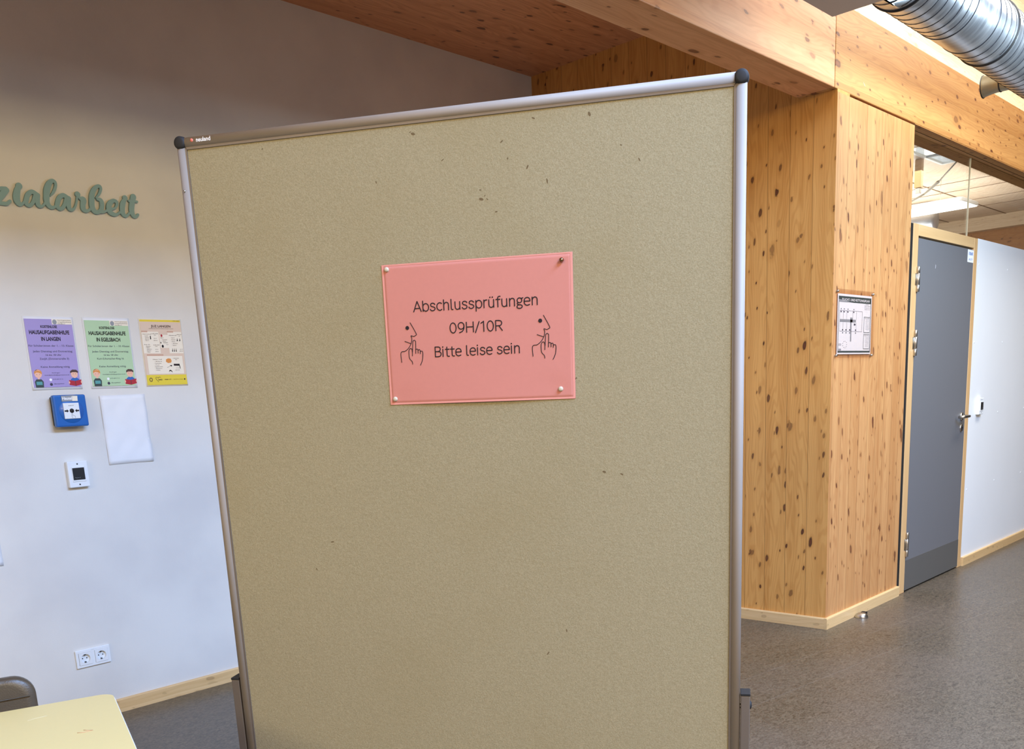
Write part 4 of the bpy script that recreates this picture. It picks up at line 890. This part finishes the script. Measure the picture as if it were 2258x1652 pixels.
for j in range(nz):
    for i in range(nx):
        f = (q(i, j), q(i+1, j), q(i+1, j+1), q(i, j+1)); fs += [f, tuple(n+k for k in reversed(f))]
for i in range(nx): fs += [(q(i, 0), n+q(i, 0), n+q(i+1, 0), q(i+1, 0)), (q(i, nz), q(i+1, nz), n+q(i+1, nz), n+q(i, nz))]
for j in range(nz): fs += [(q(0, j), q(0, j+1), n+q(0, j+1), n+q(0, j)), (q(nx, j), n+q(nx, j), n+q(nx, j+1), q(nx, j+1))]
MB().add(vs, fs, 0, True).build('paper', M_pinkp, nt)
def drape(mb, off=.0004):
    mb.v = [(x, lift(x, z)-off-(0 if y >= 0 else .0001), z) for x, y, z in mb.v]; return mb
# lighter unprinted margin
M_margin = plain('light_pink_margin', S(220, 146, 132), .75)
mb = MB(); mg = .005
for x0, x1, z0, z1 in ((0.0003, mg, 0.0003, PHT-.0003), (PWD-mg, PWD-.0003, 0.0003, PHT-.0003), (mg, PWD-mg, .0003, .0045), (mg, PWD-mg, PHT-.003, PHT-.0003)):
    m1 = max(1, int((x1-x0)/.01)); m2 = max(1, int((z1-z0)/.01))
    for i in range(m1):
        for j in range(m2):
            a0, a1 = x0+(x1-x0)*i/m1, x0+(x1-x0)*(i+1)/m1; c0, c1 = z0+(z1-z0)*j/m2, z0+(z1-z0)*(j+1)/m2
            mb.add([(a0, 0, c0), (a1, 0, c0), (a1, 0, c1), (a0, 0, c1)], [(0, 1, 2, 3)])
drape(mb, .0003).build('paper_margin', M_margin, nt)
for t, a, b, z, c in (('Abschlusspr\u00fcfungen', .0681, .3445, .1965, .0212), ('09H/10R', .1472, .2648, .1480, .0208), ('Bitte leise sein', .1105, .3024, .0998, .0206)):
    drape(pen_text(t, a, b, z, c, .00106), .0006).build('printed_text', M_ink, nt)
for dx in (0, .2972):
    mb = MB()
    for s1 in FACE: mb.stroke([(x+dx, z, .00072) for x, z in s1], -.0001, 0)
    mb.prism([(.0508+dx+.0042*math.cos(i*math.pi/10), .1637+.0042*math.sin(i*math.pi/10)) for i in range(20)], -.0001, 0)
    drape(mb, .0006).build('printed_drawing', M_ink, nt)
for i, ((x, z), lab) in enumerate(zip(pins, ['cream pin in the upper left corner of the pink notice', 'brassy ball pin in the upper right corner of the pink notice', 'cream pin in the lower right corner of the pink notice', 'cream pin in the lower left corner of the pink notice'])):
    p = thing('push_pin', lab, 'pin', mat=NM@Matrix.Translation((x, -.0012, z)), group='pins holding the pink notice')
    if i == 1: MB().lathe([(0, .0092), (.0025, .0086), (.0045, .0062), (.005, .0035), (.0042, .001), (.002, 0)], (0, 0, 0), (0, -1, 0), 20).build('pin_head', M_brass, p)
    else: MB().lathe([(0, .0048), (.0034, .0048), (.0040, .0043), (.0052, .0012), (.0054, 0)], (0, 0, 0), (0, -1, 0), 24).build('pin_head', M_pinw, p)
    MB().lathe([(.0006, 0), (.0002, -.004)], (0, 0, 0), (0, -1, 0), 8).build('pin_needle', M_steel, p)
